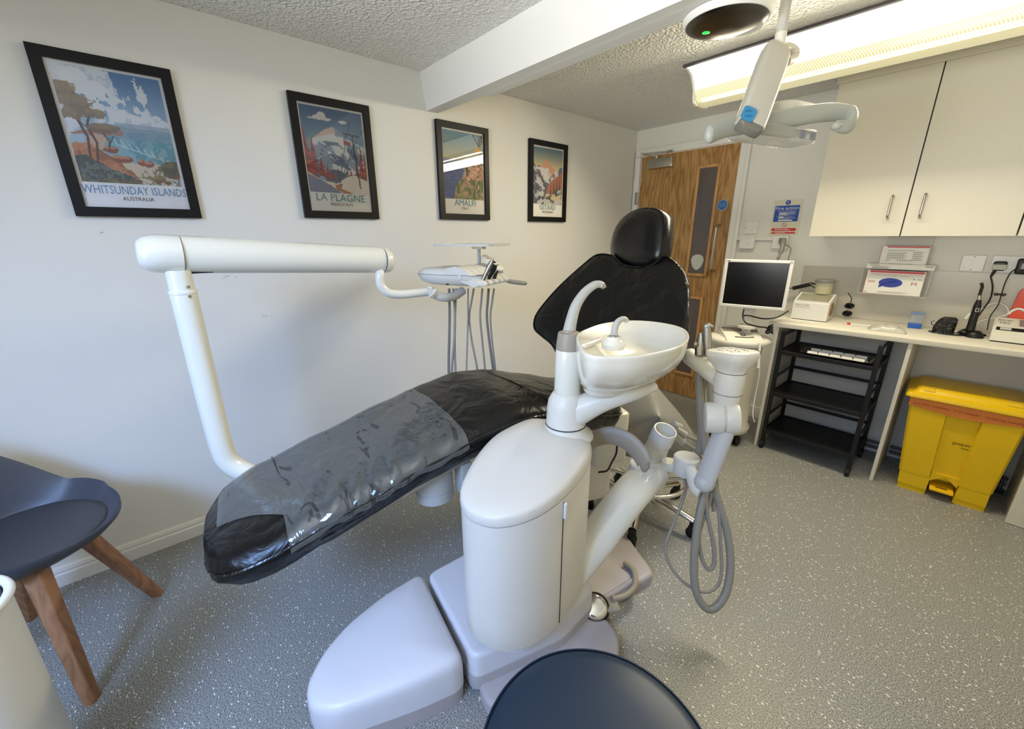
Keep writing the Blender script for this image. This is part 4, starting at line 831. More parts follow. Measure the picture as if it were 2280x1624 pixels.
g.loft([hring(zc-.034, .10, HL-.12, .07), hring(zc-.032, .05, HL-.06, .105), hring(zc-.018, .015, HL-.025, .125), hring(zc+.004, 0, HL-.012, .135), hring(zc+.016, 0, HL-.01, .136)], M=MD); hd_ = obj('instrument_head', g, shell, du, 60)
g = G(); g.loft([hring(zc+.0165, .001, HL-.16, .135), hring(zc+.030, .004, HL-.16, .133), hring(zc+.040, .02, HL-.17, .12), hring(zc+.043, .06, HL-.2, .09)], M=MD); obj('head_top_cover', g, shell, hd_, 60)
g = G(); g.loft([[MD @ Vector((x, y, z)) for x, y in rrect(.0001+.1365*0+HL/2, .1365, .06, 6)] for z in (0, 0)]) if False else None
g.loft([hring(zc+.0155, -.001, HL-.009, .137), hring(zc+.0172, -.001, HL-.009, .137)], M=MD); obj('head_seam', g, greyink, hd_, 40)
# tilted handpiece rest with five notches at the far end
g = G(); yy = [-.125, -.10, -.075, -.05, -.025, 0, .025, .05, .075, .10, .125]
def rest(x, z): return [(x, z)]
nW = 11; rows = []
fr = []
for j in range(61):
    y = -.13+.26*j/60; ph = (y+.13)/.26*5; notch = .5-.5*math.cos(2*PI*ph) if True else 0
    deep = .030*(1-notch)**1.5
    xa = HL-.19; xb = HL+.012-deep; rows.append([MD @ Vector(p) for p in ((xa, y, zc+.018), (xa, y, zc+.042), (xa+.05, y, zc+.055), (xa+.11, y, zc+.038), (xb-.012, y, zc-.006), (xb, y, zc-.018), (xb-.004, y, zc-.028), (xb-.03, y, zc-.032))])
g.loft(rows, closed=True); obj('handpiece_rest', g, shell, hd_, 50)
# raised display panel at the far side
g = G(); MP = MD @ Matrix.Translation((HL-.075, -.105, zc+.058)) @ Matrix.Rotation(math.radians(34), 4, 'Y') @ Matrix.Rotation(0, 4, 'Z')
g.prism(rrect(.062, .036, .03, 5), -.010, .006, .004, MP); dp_ = obj('display_panel', g, shell, hd_, 40)
g = G(); g.box((-.008, -.020, .006), (.010, .020, .0068), 0, MP); obj('display', g, screen_m, dp_, 0)
g = G()
for k in range(8): g.box((-.032+.0*k, -.02+.0055*k, .006), (-.026-.003*(k % 2), -.0175+.0055*k, .0067), 0, MP); g.box((.022, -.02+.0055*k, .006), (.028+.004*(k % 2), -.0165+.0055*k, .0067), 0, MP)
obj('key_marks', g, greyink, dp_, 0)
g = G(); g.lathe([(.011, 0), (.011, .002)], 20, fm(MD @ Vector((.26, .1365, zc+.010)), hs_)); obj('round_cap', g, shell_d, hd_)
g = G(); g.box((.29, .118, zc-.026), (.32, .128, zc-.020), .002, MD); g.box((.17, .110, zc-.030), (.185, .118, zc-.024), .002, MD); obj('slot', g, dark, hd_)
# handpieces resting in the notches
for k, (lx, yv) in enumerate(((1, .104), (.8, .052), (.45, 0.0))):
    g = G(); a_ = MD @ Vector((HL-.012, yv, zc-.004)); b_ = a_+(CR*.42+ZZ*.90+hd*.05).normalized()*.090*lx
    g.tube([a_, a_.lerp(b_, .3), a_.lerp(b_, .75), b_], [.0075, .0085, .0125, .010] if k < 2 else [.012, .008, .005, .003], 14)
    if k == 0: g.tube([b_, b_+Vector((0, 0, .015))+hd*.006], [.008, .004], 10)
    obj('handpiece', g, steel if k == 0 else mat('gunmetal', (60, 60, 60), .35, metal=.8), du, 60)
g = G(); h0 = MD @ Vector((HL-.05, -.10, zc-.012)); h1 = ad(1168, 631, 2.0); g.tube(spline([h0, h0.lerp(h1, .5)-ZZ*.004, h1], 4), [.012]*4+[.014]*4+[.013], 14, flat=(1.2, .75)); g.ball(h1, .013, 12, 1.1, 1.1, .75); obj('head_handle', g, taupe, du, 60)
g = G(); g.tube(spline([bw[-1], ad(985, 662, 1.86), ad(1010, 660, 1.92), ad(1030, 648, 1.97)], 5), .020, 14); g.cyl(ad(958, 640, 1.84), ad(958, 656, 1.84), .018); obj('head_swivel', g, shell, du, 60)
g = G(); g.tube(spline([ad(968, 645, 1.80), ad(962, 655, 1.79), ad(955, 663, 1.79)], 4), .006, 10, flat=(1.6, .7)); obj('brake_lever', g, shell, du, 60)
# tray over the head
tp0 = ad(1067, 590, 2.02); g = G(); g.cyl((tp0.x, tp0.y, zc+.035), (tp0.x, tp0.y, 1.318), .0085, n=14); obj('tray_post', g, mid_g, du)
tc_ = Vector((tp0.x, tp0.y, 0)); MT = MD.copy(); MT.translation = tc_
g = G(); rr_ = lambda a, z: [(x-.035, y, z) for x, y in rrect(.165+a, .115+a, .03, 5)]
g.loft([rr_(-.008, 1.322), rr_(-.004, 1.322), rr_(0, 1.333), rr_(-.003, 1.333), rr_(-.010, 1.326)], M=MT); g.box((-.03, -.02, 1.308), (.03, .02, 1.322), .003, MT); obj('tray', g, shell, du, 40)
hz = .72
for px_, tw, x2, sw, r in ((1000, 1001, 999, 0, .0060), (1009, 1013, 1006, 4, .0055), (1016, 1013, 1014, -3, .0055), (1042, 1042, 1039, 0, .0038), (1055, 1045, 1063, -6, .0048), (1074, 1069, 1080, 0, .0050), (1088, 1084, 1098, -2, .0062), (1100, 1092, 1103, -3, .0045)):
    dd_ = 1.93+.08*(px_-1000)/100
    g = G(); P = spline([ad(px_, 643, dd_), ad(px_*.55+tw*.45, 668, dd_), ad(tw, 705, dd_), ad(tw*.6+x2*.4+sw*.4, 755, dd_), ad(x2, 825, dd_), ad(x2+4, 880, dd_+.0), ad(x2+2, 930, dd_)], 5)
    g.tube(P, r, 10); obj('hose', g, hose_d if r > .0055 else hose_m, du, 60)
# ================================================================== OPERATING LIGHT
ol = thing('operating_light', 'white ceiling mounted operating light with wide curved handle, hanging over the chair', 'operating light', (1.62, 1.72, 2.0))
E_ = ad(1735, 100, 1.31); g = G(); g.cyl((E_.x, E_.y, E_.z-.02), (E_.x, E_.y, CH-.002), .0155, n=20); obj('drop_tube', g, mid_g, ol)
g = G(); g.lathe([(.020, 0), (.0205, .006), (.0165, .012), (.0165, .05)], 20, Matrix.Translation((E_.x, E_.y, E_.z-.018))); obj('tube_collar', g, shell_d, ol); g = G(); g.lathe([(.07, -.030), (.075, -.022), (.075, 0)], 28, Matrix.Translation((E_.x, E_.y, CH-.001))); obj('ceiling_rose', g, shell_d, ol)
a0, a1 = ad(1725, 122, 1.29), ad(1668, 283, 1.20)
armd = (a1-a0); AL = armd.length; MA = fm(a0, armd, -CB) 
g = G(); rings = []
for t, hw_, hd2 in ((-.14, .018, .010), (-.10, .032, .018), (-.02, .040, .024), (.15, .042, .026), (.5, .0415, .026), (.85, .041, .024), (1.0, .040, .022)):
    rings.append([(x, y, t*AL) for x, y in rrect(hw_, hd2, hd2*.55, 4)])
g.loft(rings, M=MA); la = obj('light_arm', g, mat('lamp_arm', (196, 193, 182), .36), ol, 50)
g = G(); g.loft([[(x, y, t*AL) for x, y in rrect(hw_, hd2, hd2*.5, 4)] for t, hw_, hd2 in ((1.001, .036, .018), (1.03, .036, .018), (1.06, .022, .012))], M=MA); obj('arm_tip', g, hose_d, la, 50)
g = G(); hk = spline([ad(1733, 112, 1.31), ad(1752, 108, 1.33), ad(1768, 118, 1.34), ad(1763, 132, 1.34), ad(1748, 138, 1.32)], 5); g.tube(hk, .018, 12, flat=(1, .9)); obj('knuckle', g, shell_d, la, 50)
bd = CB
g = G(); g.prism(rrect(.0195, .021, .010, 5), 0, .0015, 0, fm(ad(1667, 254, 1.180), CB*1+CU*.0, armd*-1)); bb_ = obj('blue_badge', g, bluebtn, la, 0)
bc_ = ad(1667, 254, 1.176); g = G(); g.tube([bc_+CR*x+CU*y for x, y in ((-.010, .008), (0, .011), (.010, .008))], .0012, 5); g.tube([bc_+CR*x+CU*y for x, y in ((-.010, -.006), (0, -.003), (.010, -.006))], .0012, 5); obj('badge_mark', g, mat('badge_line', (40, 112, 160), .4), la)
LH = [(1580, 300), (1620, 285), (1680, 275), (1750, 264), (1810, 254), (1855, 250), (1885, 254), (1897, 268), (1885, 282), (1862, 281)]
dd2 = [1.19, 1.22, 1.25, 1.28, 1.30, 1.32, 1.33, 1.31, 1.30, 1.29]
g = G(); P = spline([ad(x, y, d) for (x, y), d in zip(LH, dd2)], 6); g.tube(P, [.024+.003*math.sin(PI*i/len(P))-.008*max(0, i/len(P)-.75)*4 for i in range(len(P))], 16, flat=(.6, 1.0), sq=None); g.ball(P[0], .024, 14, .62, .62, 1); g.ball(P[-1], .016, 14, 1, 1, .8); obj('handle_bar', g, mat('lamp_grey', (166, 170, 164), .35), ol, 60)
g = G(); lc0 = ad(1755, 253, 1.40); MLx = ad(1820, 250, 1.46)-ad(1680, 268, 1.34); ang = math.atan2(MLx.y, MLx.x); ML = rz(ang, tuple(lc0))
g.prism(rrect(.125, .075, .06, 6), -.022, .016, .010, ML); hb_ = obj('lamp_housing', g, shell_d, ol, 50)
g = G(); lc1 = ad(1722, 297, 1.33); ML2 = rz(ang, tuple(lc1)); g.prism(rrect(.165, .060, .045, 6), -.026, .012, .010, ML2); obj('lens_cover', g, mat('lens_cover', (205, 206, 200), .15, alpha=.42), ol, 50)
g = G(); g.prism(rrect(.150, .045, .03, 6), .004, .012, .003, ML2); obj('lens_bezel', g, mid_g, ol, 50)
g = G(); g.box((.05, -.058, -.020), (.075, -.054, .004), 0, ML2); obj('lens_label', g, mat('label_violet', (70, 76, 140), .4), ol, 0); g = G(); g.box((.105, -.058, -.020), (.13, -.054, .002), 0, ML2); obj('lens_label', g, mat('label_violet', (70, 76, 140), .4), ol, 0)
# round ceiling sensor on the beam
ds_ = thing('sensor_dome', 'round mirror-faced ceiling unit with a green glow, fixed below the beam', 'sensor', (1.52, 1.565, 2.0))
M0 = Matrix.Translation((1.520, 1.530, 0)) 
g = G(); g.lathe([(.121, 2.003), (.126, 2.008), (.129, 2.018), (.129, 2.0215), (.10, 2.0216)], 48, M0); g.lathe([(.098, 2.022), (.098, 2.2045)], 40, Matrix.Translation((1.512, 1.562, 0))) if False else None; obj('housing', g, beam_m, ds_, 40)
g = G(); g.cyl((1.545, 1.60, 2.0), (1.545, 1.60, 2.2045), .055, n=24); obj('mounting_stem', g, beam_m, ds_)
g = G(); g.lathe([(1e-5, 1.992), (.05, 1.9935), (.095, 1.998), (.118, 2.003), (.1205, 2.006)], 48, M0); obj('mirror_face', g, mat('dark_mirror', (96, 93, 88), .30, metal=1.0), ds_, 60)
g = G(); g.ball((1.464, 1.524, 1.9945), .012, 16, 1.3, 1.0, .12); obj('green_indicator', g, mat('green_led', (30, 190, 60), .3, emit=((40, 220, 80), 2.0)), ds_, 60)
# ================================================================== CUPBOARDS
def yfr(x): return 2.862+.09*(x-1.37)
CY = 3.065
def wall_cab(x0, x1, split, label, handles):
    t = thing('wall_cabinet', label, 'cabinet', ((x0+x1)/2, (CY+YF)/2, 1.355))
    g = G(); g.box((x0+.002, CY+.020, 1.357), (x1-.002, YF-.001, 2.168), .001); obj('carcass', g, cab_m, t, 0)
    xs = [x0]+split+[x1]
    for i in range(len(xs)-1):
        a = xs[i]+(.0 if i == 0 else .0025); b = xs[i+1]-.0025
        g = G(); g.box((a, CY, 1.355), (b, CY+.018, 2.150), .0015); d = obj('door', g, cab_m, t, 0)
        hx = handles[i]
        if hx: g = G(); bar_handle(g, (hx, CY, 1.560), (hx, CY, 1.447), (0, -.030, 0), .0052, 10); obj('handle', g, steel, d, 60)
    if split:
        g = G(); g.box((split[0]-.003, CY+.003, 1.357), (split[0]+.003, CY+.0195, 2.150)); obj('door_gap', g, dark, t, 0)
    g = G(); g.loft([[(x, y, z) for y, z in ((CY-.004, 2.150), (CY+.018, 2.150), (CY+.018, 2.2045), (CY-.012, 2.2045), (CY-.016, 2.196), (CY-.006, 2.187), (CY-.004, 2.176))] for x in (x0-.012, x1)]); obj('cornice', g, cab_m, t, 30)
    return t
wall_cab(1.462, 2.277, [1.873], 'white two-door wall cupboard with two steel bar handles, above the worktop', [1.806, 1.932])
wall_cab(2.280, 2.96, [2.69], 'white wall cupboard at the far right, cut off by the picture edge', [None, None])
g = G()
g.loft([[(x, y, z) for y, z in ((yfr(x), .822), (yfr(x)-.002, .828), (yfr(x)-.002, .847), (yfr(x)+.003, .851), (YF-.001, .851), (YF-.001, .822))] for x in (1.392, XR-.001)])
obj('worktop', g, white_lam, None, 40, 'long white laminate worktop beneath the wall cupboards', 'worktop')
for x, lb in ((1.433, 'white support panel at the left end of the worktop'), (2.036, 'white support panel between the black trolley and the yellow bin')):
    g = G(); g.box((x, yfr(x)+.012, 0), (x+.017, YF-.022, .8215), .001); obj('support_panel', g, white_lam, None, 0, lb, 'panel')
t = thing('base_cupboard', 'white floor cupboard under the worktop at the right edge', 'cupboard', (2.75, 3.1, 0))
g = G(); g.box((2.56, 2.975, 0), (XR-.002, YF-.022, .8215)); obj('carcass', g, white_lam, t, 0)
g = G(); g.box((2.556, 2.955, .002), (2.985, 2.974, .8215), .0015); obj('door', g, white_lam, t, 0)
g = G(); g.box((1.391, YF-.006, .8515), (XR-.002, YF-.0008, 1.166), .001); obj('splashback', g, mat('splash_panel', (192, 187, 174), .25), None, 0, 'pale glossy splashback panel behind the worktop', 'splashback')
for a, b, nm in (((1.46, YF-.03, .02), (2.03, YF-.012, .04), 0), ((2.06, YF-.03, .02), (2.55, YF-.012, .04), 1)):
    g = G(); g.tube([(a[0], YF-.035, .045), (b[0], YF-.035, .045)], .010, 10); g.tube([(a[0], YF-.035, .080), (b[0], YF-.035, .080)], .010, 10); struct('trim_%d' % (4+nm), g, mat('old_pipe', (92, 86, 78), .5))
# ================================================================== TROLLEY
tr = thing('tiered_trolley', 'black metal three-tier trolley on castors under the worktop', 'trolley', (1.72, 3.0, 0))
tx0, tx1, ty0, ty1 = 1.478, 1.940, 2.885, 3.22
for x, y in ((tx0, ty0), (tx1, ty0), (tx0, ty1), (tx1, ty1)):
    g = G(); g.box((x-.011, y-.011, .055), (x+.011, y+.011, .80), .003); obj('post', g, blackm, tr, 0)
    g = G(); g.cyl((x-.010, y, .0235), (x+.010, y, .0235), .0235, n=18); g.box((x-.014, y-.016, .028), (x+.014, y+.018, .052), .004); g.cyl((x, y, .045), (x, y, .062), .008, n=8); obj('castor', g, rubber, tr, 40)
for z in (.672, .396, .132):
    g = G(); g.box((tx0, ty0, z-.004), (tx1, ty1, z), .001); g.box((tx0, ty0-.010, z-.018), (tx1, ty0-.004, z+.006), .001); g.box((tx0, ty1-.003, z-.018), (tx1, ty1+.003, z+.006), .001)
    g.box((tx0-.009, ty0, z-.018), (tx0-.003, ty1, z+.006), .001); g.box((tx1+.003, ty0, z-.018), (tx1+.009, ty1, z+.006), .001); obj('shelf', g, blackm, tr, 0)
for z in (.775, .50, .236):
    for a, b in (((tx0, ty1, z), (tx1, ty1, z)), ((tx0, ty0, z), (tx0, ty1, z)), ((tx1, ty0, z), (tx1, ty1, z))):
        g = G(); a = Vector(a); b = Vector(b); g.box((min(a.x, b.x)-.004, min(a.y, b.y)-.004, z-.010), (max(a.x, b.x)+.004, max(a.y, b.y)+.004, z+.010), .002); obj('side_rail', g, blackm, tr, 0)
# steel tray and its rack on the top shelf
g = G(); T = rz(.04, (1.745, 2.97, .674))
R_ = lambda hx, hy, z, r=.02: [(x, y, z) for x, y in rrect(hx, hy, r, 4)]
g.loft([R_(.150, .070, 0), R_(.168, .085, .014), R_(.172, .089, .016), R_(.165, .082, .0165), R_(.148, .068, .003)], M=T); obj('steel_tray', g, chrome, None, 50, 'shallow polished steel tray on the top shelf of the trolley', 'tray')
ir = thing('instrument_rack', 'white slotted instrument rack lying in the steel tray', 'rack', (1.745, 2.97, .679))
for yy in (-.045, .045):
    g = G(); g.box((-.135, yy-.004, .004), (.135, yy+.004, .022), .001, T); obj('rack_rail', g, white_p, ir, 0)
for k in range(4):
    for yy in (-.045, .045):
        g = G(); g.box((-.085+.055*k, yy-.005, .016), (-.080+.055*k, yy+.005, .0235), 0, T); obj('rack_notch', g, dark, ir, 0)
g = G(); g.box((-.135, -.04, .004), (.135, .04, .007), .001, T); obj('rack_base', g, white_p, ir, 0)
# ================================================================== YELLOW BIN
yb = thing('pedal_bin', 'yellow plastic pedal bin with a wide lid under the worktop', 'bin', (2.32, 3.13, 0))
BA = math.radians(4); MB_ = rz(BA, (2.153, 2.968, 0))   # local x to the right along the front, y to the back
def bring(z, out=0.0):
    k = z/.53; x0 = -.002-.050*k-out; x1 = .333+.032*k+out; y0 = -.012*k-out; y1 = .27+.04*k+out
    return x0, x1, y0, y1
g = G()
def bsec(z, notch=True):
    x0, x1, y0, y1 = bring(z); a = x0+(x1-x0)*.345; b = x0+(x1-x0)*.66
    d = .016 if notch else .0
    return [(x0, y0+.012, z), (x0+.010, y0, z), (a, y0, z), (a+.006, y0+d, z), (b-.006, y0+d, z), (b, y0, z), (x1-.010, y0, z), (x1, y0+.012, z), (x1, y1, z), (x0, y1, z)]
g.loft([bsec(.105), bsec(.25), bsec(.40), bsec(.492), bsec(.508, False), bsec(.535, False)], M=MB_)
# two feet either side of the pedal recess, with arch between
x0, x1, y0, y1 = bring(0); a = x0+(x1-x0)*.345; b = x0+(x1-x0)*.66
for p, q in ((x0, a), (b, x1)):
    g.loft([[(p+(.003 if p == x0 else 0), y0+.004, z), (q, y0+.004, z), (q, y1, z), (p, y1, z)] for z in (0, .028)]+[[(p-.005*k, y0, z), (q, y0-.001, z), (q, y1+.006, z), (p-.005*k, y1+.006, z)] for z, k in ((.030, 0), (.106, 1 if p == x0 else -1))], M=MB_)
g.loft([[(a, yy, .106), (a, yy, .085), (a+.03, yy, .112), ((a+b)/2, yy, .128), (b-.03, yy, .112), (b, yy, .085), (b, yy, .106), (b, yy, .14), (a, yy, .14)] for yy in (.004, .10)], M=MB_)
g.box((a, .10, .02), (b, .11, .12), 0, MB_)
body = obj('bin_body', g, yellow, yb, 30)
g = G(); g.box((a+.008, -.030, .048), (b-.006, .085, .062), .004, MB_); pd = obj('pedal', g, mat('pedal_yellow', (240, 190, 20), .35), yb, 0)
g = G(); g.box((a+.03, -.006, .062), (b-.03, .012, .0635), 0, MB_); obj('pedal_slot', g, mat('pedal_recess', (130, 96, 14), .5), pd, 0)
g = G(); x0, x1, y0, y1 = bring(.53)
def lr(o, z, r=.02): return [(x+(x0+x1)/2, y+(y0+y1)/2, z) for x, y in rrect((x1-x0)/2+o, (y1-y0)/2+o, r, 4)]
g.loft([lr(.018, .538), lr(.022, .542), lr(.022, .550), lr(.016, .560), lr(-.004, .566), lr(-.012, .574), lr(-.022, .588), lr(-.036, .592)], M=MB_); ld = obj('bin_lid', g, yellow, yb, 40)
for sx in (-1, 1):
    xm = (x0+x1)/2; g = G(); g.loft([[(xm+sx*.17, y0+.012, .578), (xm+sx*.125, y0+.012, .578), (xm+sx*.06, y0+.16, .5935), (xm+sx*.065, y0+.16, .5945)], [(xm+sx*.165, y0+.02, .592), (xm+sx*.13, y0+.02, .592), (xm+sx*.062, y0+.16, .5955), (xm+sx*.066, y0+.16, .5955)]], M=MB_); obj('lid_rib', g, yellow, ld, 0)
MF = MB_ @ Matrix(((1, 0, 0, 0), (0, 0, -1, 0), (0, 1, 0, 0), (0, 0, 0, 1)))
g = G(); text(g, 'gompels', MB_ @ Vector((.150, .0035, .318)), MB_.to_3x3() @ Vector((1, 0, 0)), (0, -.02, 1), .062, .022)
p = MB_ @ Vector((.214, .0035, .336)); r3 = MB_.to_3x3(); g.add([p, p+r3 @ Vector((.012, 0, .003)), p+r3 @ Vector((.010, 0, -.014))], [(0, 1, 2)]); g.box((.185, .0035, .308), (.212, .0042, .3105), 0, MB_); obj('maker_lettering', g, mat('black_ink', (14, 14, 14), .5), body, 0)
g = G()   # orange clinical waste bag folded over the rim
for k in range(1):
    rows = []
    for j in range(61):
        u = j/60; t_ = u*4
        X0, X1, Y0, Y1 = bring(.50, .0035)
        seg = int(min(3, t_)); f = t_-seg; cs = [(X0, Y0), (X1, Y0), (X1, Y1), (X0, Y1), (X0, Y0)]
        x = cs[seg][0]+(cs[seg+1][0]-cs[seg][0])*f; y = cs[seg][1]+(cs[seg+1][1]-cs[seg][1])*f
        w_ = .0015*math.sin(j*2.1); low = .492-.020*math.sin(PI*min(1, t_)) if t_ < 1 else .488
        rows.append([(x, y-.001+w_, .5375), (x+.0, y-.003-w_, .515), (x, y-.002, low)])
    g.loft(rows, cap=(False, False), closed=False, M=MB_)
bl_ = obj('bin_bag', g, orange, None, 60, 'translucent orange clinical waste bag folded over the yellow bin rim', 'bin bag')
g = G(); g.cur = 0; text(g, 'DO NOT OVERFILL   IF IN DOUBT   CLINICAL WASTE', MB_ @ Vector((-.035, -.0195, .503)), MB_.to_3x3() @ Vector((1, 0, -.012)), (0, 0, 1), .385, .010); obj('bag_lettering', g, mat('bag_ink', (160, 44, 24), .5), bl_, 0)
# heater/grille behind the bin
g = G()
gh = thing('floor_grille', 'dark wire grille standing on the floor behind the yellow bin', 'grille', (2.5, 3.3, 0))
for k in range(9): g = G(); g.box((2.465+.009*k, 3.285, .02), (2.467+.009*k, 3.335, .085)); obj('grille_bar', g, mid_g, gh, 0)
g = G(); g.box((2.455, 3.29, 0), (2.548, 3.335, .02), .002); obj('grille_base', g, blackp, gh, 0)
# ================================================================== IMAGING CART + MONITOR
ic = thing('equipment_cart', 'ivory oval equipment cart on castors between the door and the worktop', 'cart', (1.25, 2.86, 0))
MC = rz(math.radians(38), (1.246, 2.832, 0))
def el(rx, ry, z, cx=0, cy=0, n=32): return [(cx+rx*math.cos(2*PI*k/n), cy+ry*math.sin(2*PI*k/n), z) for k in range(n)]
g = G(); g.loft([el(.145, .135, .085), el(.15, .14, .10), el(.15, .14, .125), el(.135, .125, .14), el(.133, .123, .30), el(.138, .128, .60), el(.148, .135, .70)], M=MC); obj('cart_body', g, mat('cart_ivory', (206, 200, 186), .4), ic, 50)
g = G(); g.loft([el(.16, .14, .690), el(.183, .165, .698), el(.188, .17, .712), el(.186, .168, .728), el(.172, .155, .737), el(.15, .14, .739)], M=MC); tp_ = obj('cart_top', g, shell, ic, 50)
g = G(); g.loft([[(x, y, z) for x, y in ((-.115, -.125), (.105, -.125), (.115, .08), (-.115, .08))] for z in (.738,)]+[[(-.11, -.118, .744), (.10, -.118, .744), (.11, .075, .790), (-.11, .075, .790)]], M=MC); cs_ = obj('sloped_console', g, shell, tp_, 0)
sl = Matrix.Translation((0, -.118, .7445)) @ Matrix.Rotation(math.atan2(.046, .193), 4, 'X')
g = G(); g.box((-.105, .105, 0), (.105, .165, .0012), 0, MC @ sl)
kb = obj('console_keys', g, mat('key_grey', (128, 124, 114), .5), tp_, 0)
for j in range(3):
    for i in range(10): g = G(); g.box((-.102+.0205*i, .108+.0185*j, .001), (-.085+.0205*i, .122+.0185*j, .003), 0, MC @ sl); obj('key', g, mat('key_cap', (150, 146, 136), .5), kb, 0) if False else None
g = G(); g.ball((0, .055, .001), .017, 18, 1, 1, .6, MC @ sl); obj('trackball', g, mat('trackball', (92, 88, 80), .25), tp_, 60)
g = G(); g.tube([MC @ sl @ Vector(((-.055+.011*i), .022-.008*math.sin(PI*i/10)+.004, .001)) for i in range(11)], .0035, 8); obj('smile_slot', g, mat('slot_dark', (70, 66, 60), .5), tp_)
for k in range(4):
    a_ = math.radians(-62+90*k); c = MC @ Vector((.118*math.cos(a_), .112*math.sin(a_), 0))
    g = G()
    for s_ in (-.011, .011): g.cyl(c+Vector((s_-.006, 0, .030)), c+Vector((s_+.006, 0, .030)), .030, n=18)
    g.box((c.x-.008, c.y-.012, .035), (c.x+.008, c.y+.012, .075), .003); g.cyl((c.x, c.y, .06), (c.x, c.y, .09), .008, n=8); obj('castor', g, rubber, ic, 40)
MR, ML_ = ad(1769, 581.5, 2.36), ad(1615, 578, 2.56); ML_.z = MR.z = 1.222
mo = thing('monitor', 'white framed square monitor with dark screen above the equipment cart', 'monitor', tuple((MR+ML_)/2-Vector((0, 0, .30))))
mx_ = (MR-ML_); mw = mx_.length; mx_.normalize(); mn_ = Vector((mx_.y, -mx_.x, 0)); MM = Matrix(((mx_.x, 0, mn_.x, ML_.x), (mx_.y, 0, mn_.y, ML_.y), (0, 1, 0, ML_.z), (0, 0, 0, 1))); mh = .293
g = G()
bz = .019
g.box((0, -mh, -.03), (bz, 0, 0), .004, MM); g.box((mw-bz, -mh, -.03), (mw, 0, 0), .004, MM); g.box((bz*.8, -.017, -.03), (mw-bz*.8, 0, 0), .004, MM); g.box((bz*.8, -mh, -.03), (mw-bz*.8, -mh+.020, 0), .004, MM); obj('bezel', g, white_p, mo, 0)
g = G(); g.box((bz, -mh+.018, -.02), (mw-bz, -.015, -.003), 0, MM); obj('screen', g, screen_m, mo, 0)
g = G(); g.box((.02, -mh+.02, -.055), (mw-.02, -.02, -.0305), .008, MM); obj('back_shell', g, white_p, mo, 0)
g = G(); g.tube([MM @ Vector((mw-.012+.0055*math.cos(PI*k/10), -.011+.0055*math.sin(PI*k/10), .0008)) for k in range(20)], .0008, 5, closed=True); obj('corner_mark', g, ink, mo, 0)
g = G(); g.box((.012, -.010, .0002), (.030, -.006, .001), 0, MM); obj('front_badge', g, mat('badge_brown', (120, 104, 66), .5), mo, 0)
g = G(); cx_ = mw*.48; g.box((cx_-.035, -mh-.10, -.05), (cx_+.035, -mh+.05, -.035), .004, MM); g.cyl(MM @ Vector((cx_, -mh-.13, -.05)), MM @ Vector((cx_, -mh-.115, -.05)), .055, n=24); g.box((cx_-.025, -.49, -.065), (cx_+.025, -mh-.08, -.045), .004, MM); obj('stand', g, shell_d, mo, 40)
g = G(); P = spline([ad(1656, 690, 2.42), ad(1654, 705, 2.36), ad(1662, 720, 2.32), ad(1690, 728, 2.32), ad(1706, 730, 2.33), ad(1720, 742, 2.36)], 5); g.tube(P, .0042, 8)
g.tube(spline([ad(1656, 703, 2.42), ad(1668, 703, 2.40), ad(1700, 710, 2.42), ad(1730, 707, 2.5), ad(1755, 693, 2.6)], 5), .0042, 8)
obj('monitor_cable', g, blackp, None, 60, 'black cable looping below the monitor to the cart', 'cable')
g = G(); c = ad(1712, 742, 2.36); g.tube([c+Vector((.018*math.cos(a*.9)*(1-.02*a), .012*math.sin(a*.9), .002*a+.010*math.sin(a))) for a in range(22)], .0055, 8); obj('coiled_cable', g, blackp, None, 60, 'black coiled cable bundle on the right of the cart top', 'cable')
g = G(); P = spline([ad(1691, 772, 2.36), ad(1691, 800, 2.36), ad(1690, 840, 2.38), ad(1682, 880, 2.4), ad(1676, 920, 2.4), ad(1680, 940, 2.4)], 5); g.tube(P, .0028, 8); g.cyl(ad(1691, 765, 2.36), ad(1691, 782, 2.36), .007, n=10); g.cyl(ad(1690, 790, 2.355), ad(1688, 820, 2.36), .0075, n=10); obj('white_lead', g, white_p, ic, 60)
# ================================================================== SIGNS AND SWITCHES
FY = YF-.0006
fs2 = thing('fire_action_sign', 'fire action notice in blue, red and white on the wall left of the cupboards', 'sign', (1.227, FY, 1.362))
g = G(); g.box((1.141, FY-.003, 1.362), (1.313, FY, 1.592)); obj('sign_plate', g, mat('sign_cream', (212, 206, 184), .5), fs2, 0)
sy = FY-.0036
def flat(name, col, shapes, par, m=None):
    g = G()
    for s in shapes: quad(g, (s[0], sy-(s[5] if len(s) > 5 else 0), s[1]), (1, 0, 0), (0, 0, 1), s[2], s[3], s[4] if len(s) > 4 else 0)
    return obj(name, g, m or col, par, 0)
flat('blue_panel', blue, [(1.153, 1.450, .148, .104, .004)], fs2)
flat('red_band', red, [(1.153, 1.389, .148, .019, .004)], fs2); flat('red_band', red, [(1.153, 1.372, .148, .010, .004)], fs2)
g = G(); g.lathe([(1e-5, 0), (.0155, 0), (.0155, .0005), (1e-5, .0005)], 28, fm((1.227, sy+.0004, 1.573), (0, -1, 0))); obj('mandatory_disc', g, blue, fs2, 0)
g = G(); g.tube([(1.227+.014*math.cos(PI*k/14), sy-.0003, 1.429+.014*math.sin(PI*k/14)) for k in range(28)], .0013, 5, closed=True); g.tube([(1.218, sy-.0003, 1.438), (1.236, sy-.0003, 1.420)], .0012, 5); obj('prohibition_ring', g, mat('ring_red', (150, 40, 36), .5), fs2, 0)
g = G(); text(g, '!', (1.2245, sy-.0008, 1.563), (1, 0, 0), (0, 0, 1), .005, .020); text(g, 'Fire action', (1.158, sy-.0008, 1.528), (1, 0, 0), (0, 0, 1), .138, .019)
